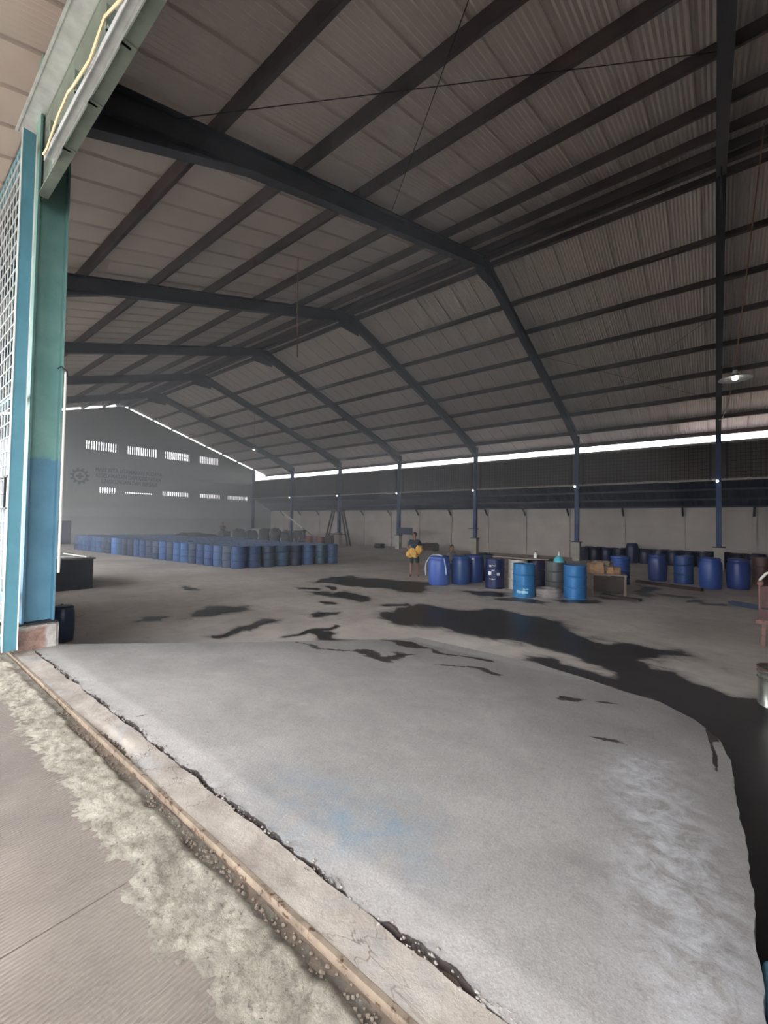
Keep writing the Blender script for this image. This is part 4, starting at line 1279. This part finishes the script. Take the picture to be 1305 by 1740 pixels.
bs = thing('bench_seat', (-15.75, 25.0, 0), 'low dark brown upholstered seat at the back wall behind the standing person', 'seat')
for nm, bx in (('seat', (-0.5, 0.5, -0.3, 0.3, 0.06, 0.34)), ('backrest', (-0.5, 0.5, 0.18, 0.36, 0.30, 0.56)), ('armrest', (-0.62, -0.5, -0.3, 0.34, 0.02, 0.50)), ('armrest', (0.5, 0.62, -0.3, 0.34, 0.02, 0.50))):
    o = MB().box(*bx).build(nm, M['wood_dark'], bs)
    bv = o.modifiers.new('round', 'BEVEL'); bv.width = 0.05; bv.segments = 3
for x in (-0.5, 0.5):
    MB().box(x - 0.04, x + 0.04, -0.25, 0.25, 0, 0.07).build('foot', M['dark'], bs)
for k, (x, y, c_) in enumerate(((-22.5, 19.9, (112, 46, 48)), (-21.82, 19.8, (70, 40, 46)), (-21.2, 19.75, (118, 44, 46)))):
    drum('steel', x, y, c_, ['dark red drum, left of three beyond the packed drums\' right end', 'blackish drum between the two dark red drums beyond the packed block', 'dark red drum, right of three beyond the packed drums\' right end'][k])
structure(MB().box(-36.2, -31.1, 24.35, 24.5, 0, 1.15).build('wall_low', M['wall_paint']))
for k, (x, y, sx_, h_, c_) in enumerate(((-31.4, 18.6, .40, 1.05, 0), (-30.3, 19.2, .40, 1.2, 0), (-29.2, 19.6, .42, 1.1, 0), (-28.1, 20.1, .42, 1.3, 1), (-27.0, 20.3, .42, 1.35, 1), (-25.9, 20.6, .42, 1.15, 0), (-24.8, 20.9, .40, 1.2, 1))):
    crumple('sack', (x, y, 0), (sx_, sx_ * 0.8, h_ / 2), M['sack'], ['first', 'second', 'third', 'fourth', 'fifth', 'sixth', 'seventh'][k] + ' dark bulging sack from the left, heaped near the gable corner', 'sack', k * 0.7, k * 4.0)['group'] = 'dark sacks near the gable corner'

# ------------------------------------------------------------------ hanging lamps and cords
def pendant(x, y, z, r, label, power):
    l = thing('pendant_lamp', (x, y, z), label, 'lamp')
    MB().lathe([(0.05, 0.20), (0.06, 0.10), (r * 0.55, 0.06), (r, 0.0), (r * 0.98, -0.012), (r * 0.5, 0.045), (0.05, 0.09)], 28).build('shade', M['enamel'], l, smooth=True)
    MB().lathe([(0.0, 0.30), (0.04, 0.29), (0.045, 0.18), (0.0, 0.17)], 12).build('socket', M['dark'], l, smooth=True)
    MB().blob((0, 0, 0.02), (0.07, 0.07, 0.06), 14, 8).build('bulb', M['bulb'], l, smooth=True)
    return l
pl = pendant(0.40, 13.0, 5.52, 0.33, 'round metal pendant lamp hanging on a slack cable at the right', 1)
tag(MB().tube([(0.14, YC - 0.3, zt(YC) - 0.1), (0.24, 20.0, 6.02), (0.34, 16, 5.72), (0.40, 13.0, 5.80), (0.52, 12.7, 7.0), (0.62, 12.3, 8.0), (0.70, 12.1, 8.9), (0.80, 11.8, 9.9), (0.86, 11.7, zt(11.7) + 0.02)], 0.014, 6).build('slack_cable', M['cable'], smooth=True),
    'slack reddish cable running up from the round pendant lamp to the roof', 'cable')
l2 = pendant(-24.35, 16.4, 6.70, 0.30, 'small far pendant lamp hanging near the gable end', 1)
MB().tube([(0, 0, 0.28), (-0.01, 0, zt(16.4) - 0.35 - 6.70)], 0.012, 6).build('lamp_cord', M['cable'], l2)
tag(MB().tube([(-8.98, 7.3, zt(7.3) + 0.06), (-8.97, 7.3, 7.6), (-8.92, 7.3, 6.40)], 0.013, 6).build('hanging_cord', M['cable']), 'single pale cord hanging down from the roof in mid air', 'cord')

# ------------------------------------------------------------------ people
def skin_chain(name, paths, m, parent, sub=2):
    """paths: list of [(co, radius), ...]; points with equal coordinates are shared, so limbs join"""
    vs, es, rad, idx, roots = [], [], [], {}, []
    for path in paths:
        prev = None
        for n_, (co, r) in enumerate(path):
            key = tuple(round(c, 4) for c in co)
            if key not in idx:
                idx[key] = len(vs); vs.append(co); rad.append(r)
                if prev is None: roots.append(idx[key])
            if prev is not None and prev != idx[key]: es.append((prev, idx[key]))
            prev = idx[key]
    me = bpy.data.meshes.new(name)
    me.from_pydata(vs, es, [])
    o = bpy.data.objects.new('tmp_skin', me)
    C.objects.link(o)
    sk = o.modifiers.new('skin', 'SKIN')
    sk.use_smooth_shade = True
    lay = me.skin_vertices[0].data
    for i, r in enumerate(rad):
        lay[i].radius = (r, r) if not isinstance(r, tuple) else r
        lay[i].use_root = i in roots
    ss = o.modifiers.new('sub', 'SUBSURF'); ss.levels = sub; ss.render_levels = sub
    bpy.context.view_layer.update()
    dg = bpy.context.evaluated_depsgraph_get()
    out = bpy.data.meshes.new_from_object(o.evaluated_get(dg))
    bpy.data.objects.remove(o)
    out.name = name
    out.materials.clear()
    for p in out.polygons: p.use_smooth = True
    return link(name, out, m, parent)

def person(loc, face, scale, pose, label, shirt, lower, long_legs=False):
    p = thing('person', loc, label, 'person', rz=face)
    p.scale = (scale,) * 3
    V = lambda *a: tuple(a)
    sit = pose == 'sit'
    hz = 0.50 if sit else 0.92
    pel = V(0, 0, hz); spi = V(0, 0.0, hz + .20); che = V(0, 0.0, hz + .38); nb = V(0, 0.005, hz + .54); nk = V(0, -0.01, hz + .62); hd = V(0, -0.02, hz + .69)
    paths = [[(pel, .125), (spi, .12), (che, .14), (nb, .07), (nk, .052), (hd, .05)]]
    arms = []
    hands = []
    for s in (-1, 1):
        sh = V(s * .17, 0.0, hz + .49)
        if pose == 'carry':
            el = V(s * .285, 0.06, hz + .24); wr = V(s * .17, -.17, hz + .15)
            hdir = Vector((-s * .75, -.62, .1))
        elif pose == 'reach':
            el = V(s * .20, -.22, hz + .36); wr = V(s * .16, -.46, hz + .33)
            hdir = Vector((0, -1, -.1))
        elif sit:
            el = V(s * .24, -.02, hz + .22); wr = V(s * .13, -.26, hz + .12)
            hdir = Vector((-s * .2, -1, -.15))
        else:
            el = V(s * .23, .02, hz + .21); wr = V(s * .24, -.05, hz - .03)
            hdir = Vector((0, -.1, -1))
        paths.append([(che, .14), (sh, .062), (el, .043), (wr, .03)])
        arms.append((s, sh, el, wr))
        hdir.normalize()
        side = hdir.cross(Vector((0, 0, 1)) if abs(hdir.z) < .8 else Vector((0, 1, 0))).normalized()
        w0 = Vector(wr)
        palm = w0 + hdir * .075
        paths.append([(wr, .03), (tuple(palm), (.022))])
        nrm = hdir.cross(side)
        for k, (o_, ln) in enumerate(((-.030, .070), (-.010, .080), (.010, .075), (.030, .058))):
            a0 = palm + side * o_ - hdir * .01
            a1 = a0 + hdir * ln * .55
            a2 = a1 + (hdir * .75 + nrm * .55).normalized() * ln * .5
            hands.append([(tuple(a0), .010), (tuple(a1), .009), (tuple(a2), .007)])
        th0 = w0 + hdir * .03 - side * .02 * s
        th1 = th0 + (hdir * .5 - side * .8 * s).normalized() * .045
        th2 = th1 + (hdir * .85 - side * .4 * s).normalized() * .035
        hands.append([(tuple(th0), .012), (tuple(th1), .011), (tuple(th2), .008)])
    legs = []
    for s in (-1, 1):
        hp = V(s * .09, 0, hz - .05)
        if sit:
            kn = V(s * .13, -.42, .50); an = V(s * .13, -.40, .08); toe = V(s * .14, -.55, .03)
        else:
            st = 0.13 if pose == 'carry' else 0.10
            kn = V(s * st, -.02, .48); an = V(s * st, 0.02, .075); toe = V(s * (st + .03), -.13, .03)
        paths.append([(pel, .125), (hp, .085), (kn, .056), (an, .036), (toe, .034)])
        legs.append((s, hp, kn, an))
    body = skin_chain('body', paths + hands, M['skin'], p)
    # head with face
    hb = MB()
    hc = Vector((0, -0.025, hz + .735))
    hb.blob(hc, (.072, .090, .112), 16, 12)
    hb.blob(hc + Vector((0, -.055, -.060)), (.048, .040, .045), 10, 8)
    hb.blob(hc + Vector((0, -.092, -.010)), (.014, .020, .024), 8, 6)
    for s in (-1, 1):
        hb.blob(hc + Vector((s * .073, .005, -.005)), (.012, .020, .030), 8, 6)
    hb.build('head', M['skin'], p, smooth=True)
    fe = MB()
    for s in (-1, 1):
        fe.blob(hc + Vector((s * .028, -.080, .012)), (.011, .008, .007), 8, 6)
    fe.build('eyes', M['hair'], p)
    MB().blob(hc + Vector((0, -.090, -.055)), (.022, .008, .006), 8, 6).build('mouth', mat('lip', (120, 70, 62)), p)
    hr = MB().blob(hc + Vector((0, .014, .030)), (.080, .092, .094), 16, 10, 0.06)
    hr.v = [(x, y, z if z > hc.z - 0.01 or y > hc.y + .03 else hc.z - 0.01 + (y - hc.y) * 0.0) for x, y, z in hr.v]
    hr.v = [(x, max(y, hc.y - .055) if z < hc.z + .055 else y, z) for x, y, z in hr.v]
    hr.build('hair', M['hair'], p, smooth=True)
    # shirt with short sleeves
    sp = [[((0, 0, hz + .02), .142), ((0, 0, hz + .20), .142), ((0, 0, hz + .38), .158), ((0, .005, hz + .535), .078)]]
    for s, sh, el, wr in arms:
        m_ = tuple(Vector(sh).lerp(Vector(el), .68))
        sp.append([((0, 0, hz + .38), .158), ((sh[0], sh[1], sh[2]), .078), (m_, .064)])
    skin_chain('shirt', sp, shirt, p)
    lo = [[((0, 0, hz + .06), .138), ((0, 0, hz - .02), .145)]]
    for s, hp, kn, an in legs:
        end = tuple(Vector(kn).lerp(Vector(an), .85)) if long_legs else tuple(Vector(hp).lerp(Vector(kn), .92))
        mid = [(tuple(Vector(kn)), .068)] if long_legs else []
        lo.append([((0, 0, hz - .02), .145), ((hp[0], hp[1], hp[2]), .10)] + mid + [(end, .055 if long_legs else .085)])
    skin_chain('trousers' if long_legs else 'shorts', lo, lower, p)
    return p

face_cam = lambda x, y: math.atan2(-x, y)
per = person((-8.44, 12.42, 0), face_cam(-8.44, 12.42), 0.905, 'carry', 'person in a dark grey shirt and green shorts holding a yellow bundle', M['shirt'], M['shorts'])
fwd = Vector((8.44, -12.42, 0)).normalized()
sdv = Vector((0, 0, 1)).cross(fwd)      # towards image right
bp = Vector((-8.44, 12.42, 0)) + fwd * 0.27
yb = thing('foam_bundle', tuple(bp + Vector((0, 0, 0.78))), 'bundle of yellow foam lumps in the standing person\'s arms', 'bundle', rz=face_cam(-8.44, 12.42))
for (a, b_, c_), r in (((-0.17, 0, 0.06), (.13, .10, .12)), ((-0.02, -.03, 0.10), (.14, .11, .15)), ((0.16, -.02, 0.22), (.14, .11, .13)), ((-0.10, .02, .17), (.11, .10, .09)), ((.06, .04, .02), (.10, .09, .09))):
    MB().blob((a, b_, c_), r, 12, 8, 0.5).build('foam_lump', M['yellow'], yb, smooth=True)
cs = thing('stool', (-7.46, 13.35, 0), 'low dark stool under the person seated behind the barrels', 'stool')
MB().box(-0.18, 0.18, -0.18, 0.18, 0.30, 0.34).build('seat', M['wood_dark'], cs)
for a in (-.14, .14):
    for b_ in (-.14, .14):
        MB().box(a - .02, a + .02, b_ - .02, b_ + .02, 0, .30).build('leg', M['wood_dark'], cs)
person((-7.46, 13.35, 0), face_cam(-7.46, 13.35) + 0.7, 0.86, 'sit', 'person in a pale grey shirt seated behind the blue barrels, head showing', M['shirt_pale'], M['shorts'])
person((-32.4, 19.0, 0), math.radians(80), 0.99, 'reach', 'person standing far back by the dark sacks, reaching towards them', M['shirt'], M['sack'], True)
person((-23.55, 20.15, 0), face_cam(-23.5, 20.1) - 0.5, 0.95, 'sit', 'person in a navy shirt sitting left of the dark red drums', M['shirt_blue'], M['sack'], True)
MB_ = thing('stool', (-23.55, 20.15, 0), 'low dark stool under the navy shirted person left of the red drums', 'stool')
MB().box(-0.18, 0.18, -0.18, 0.18, 0.34, 0.38).build('seat', M['wood_dark'], MB_)
for a in (-.14, .14):
    for b_ in (-.14, .14):
        MB().box(a - .02, a + .02, b_ - .02, b_ + .02, 0, .34).build('leg', M['wood_dark'], MB_)
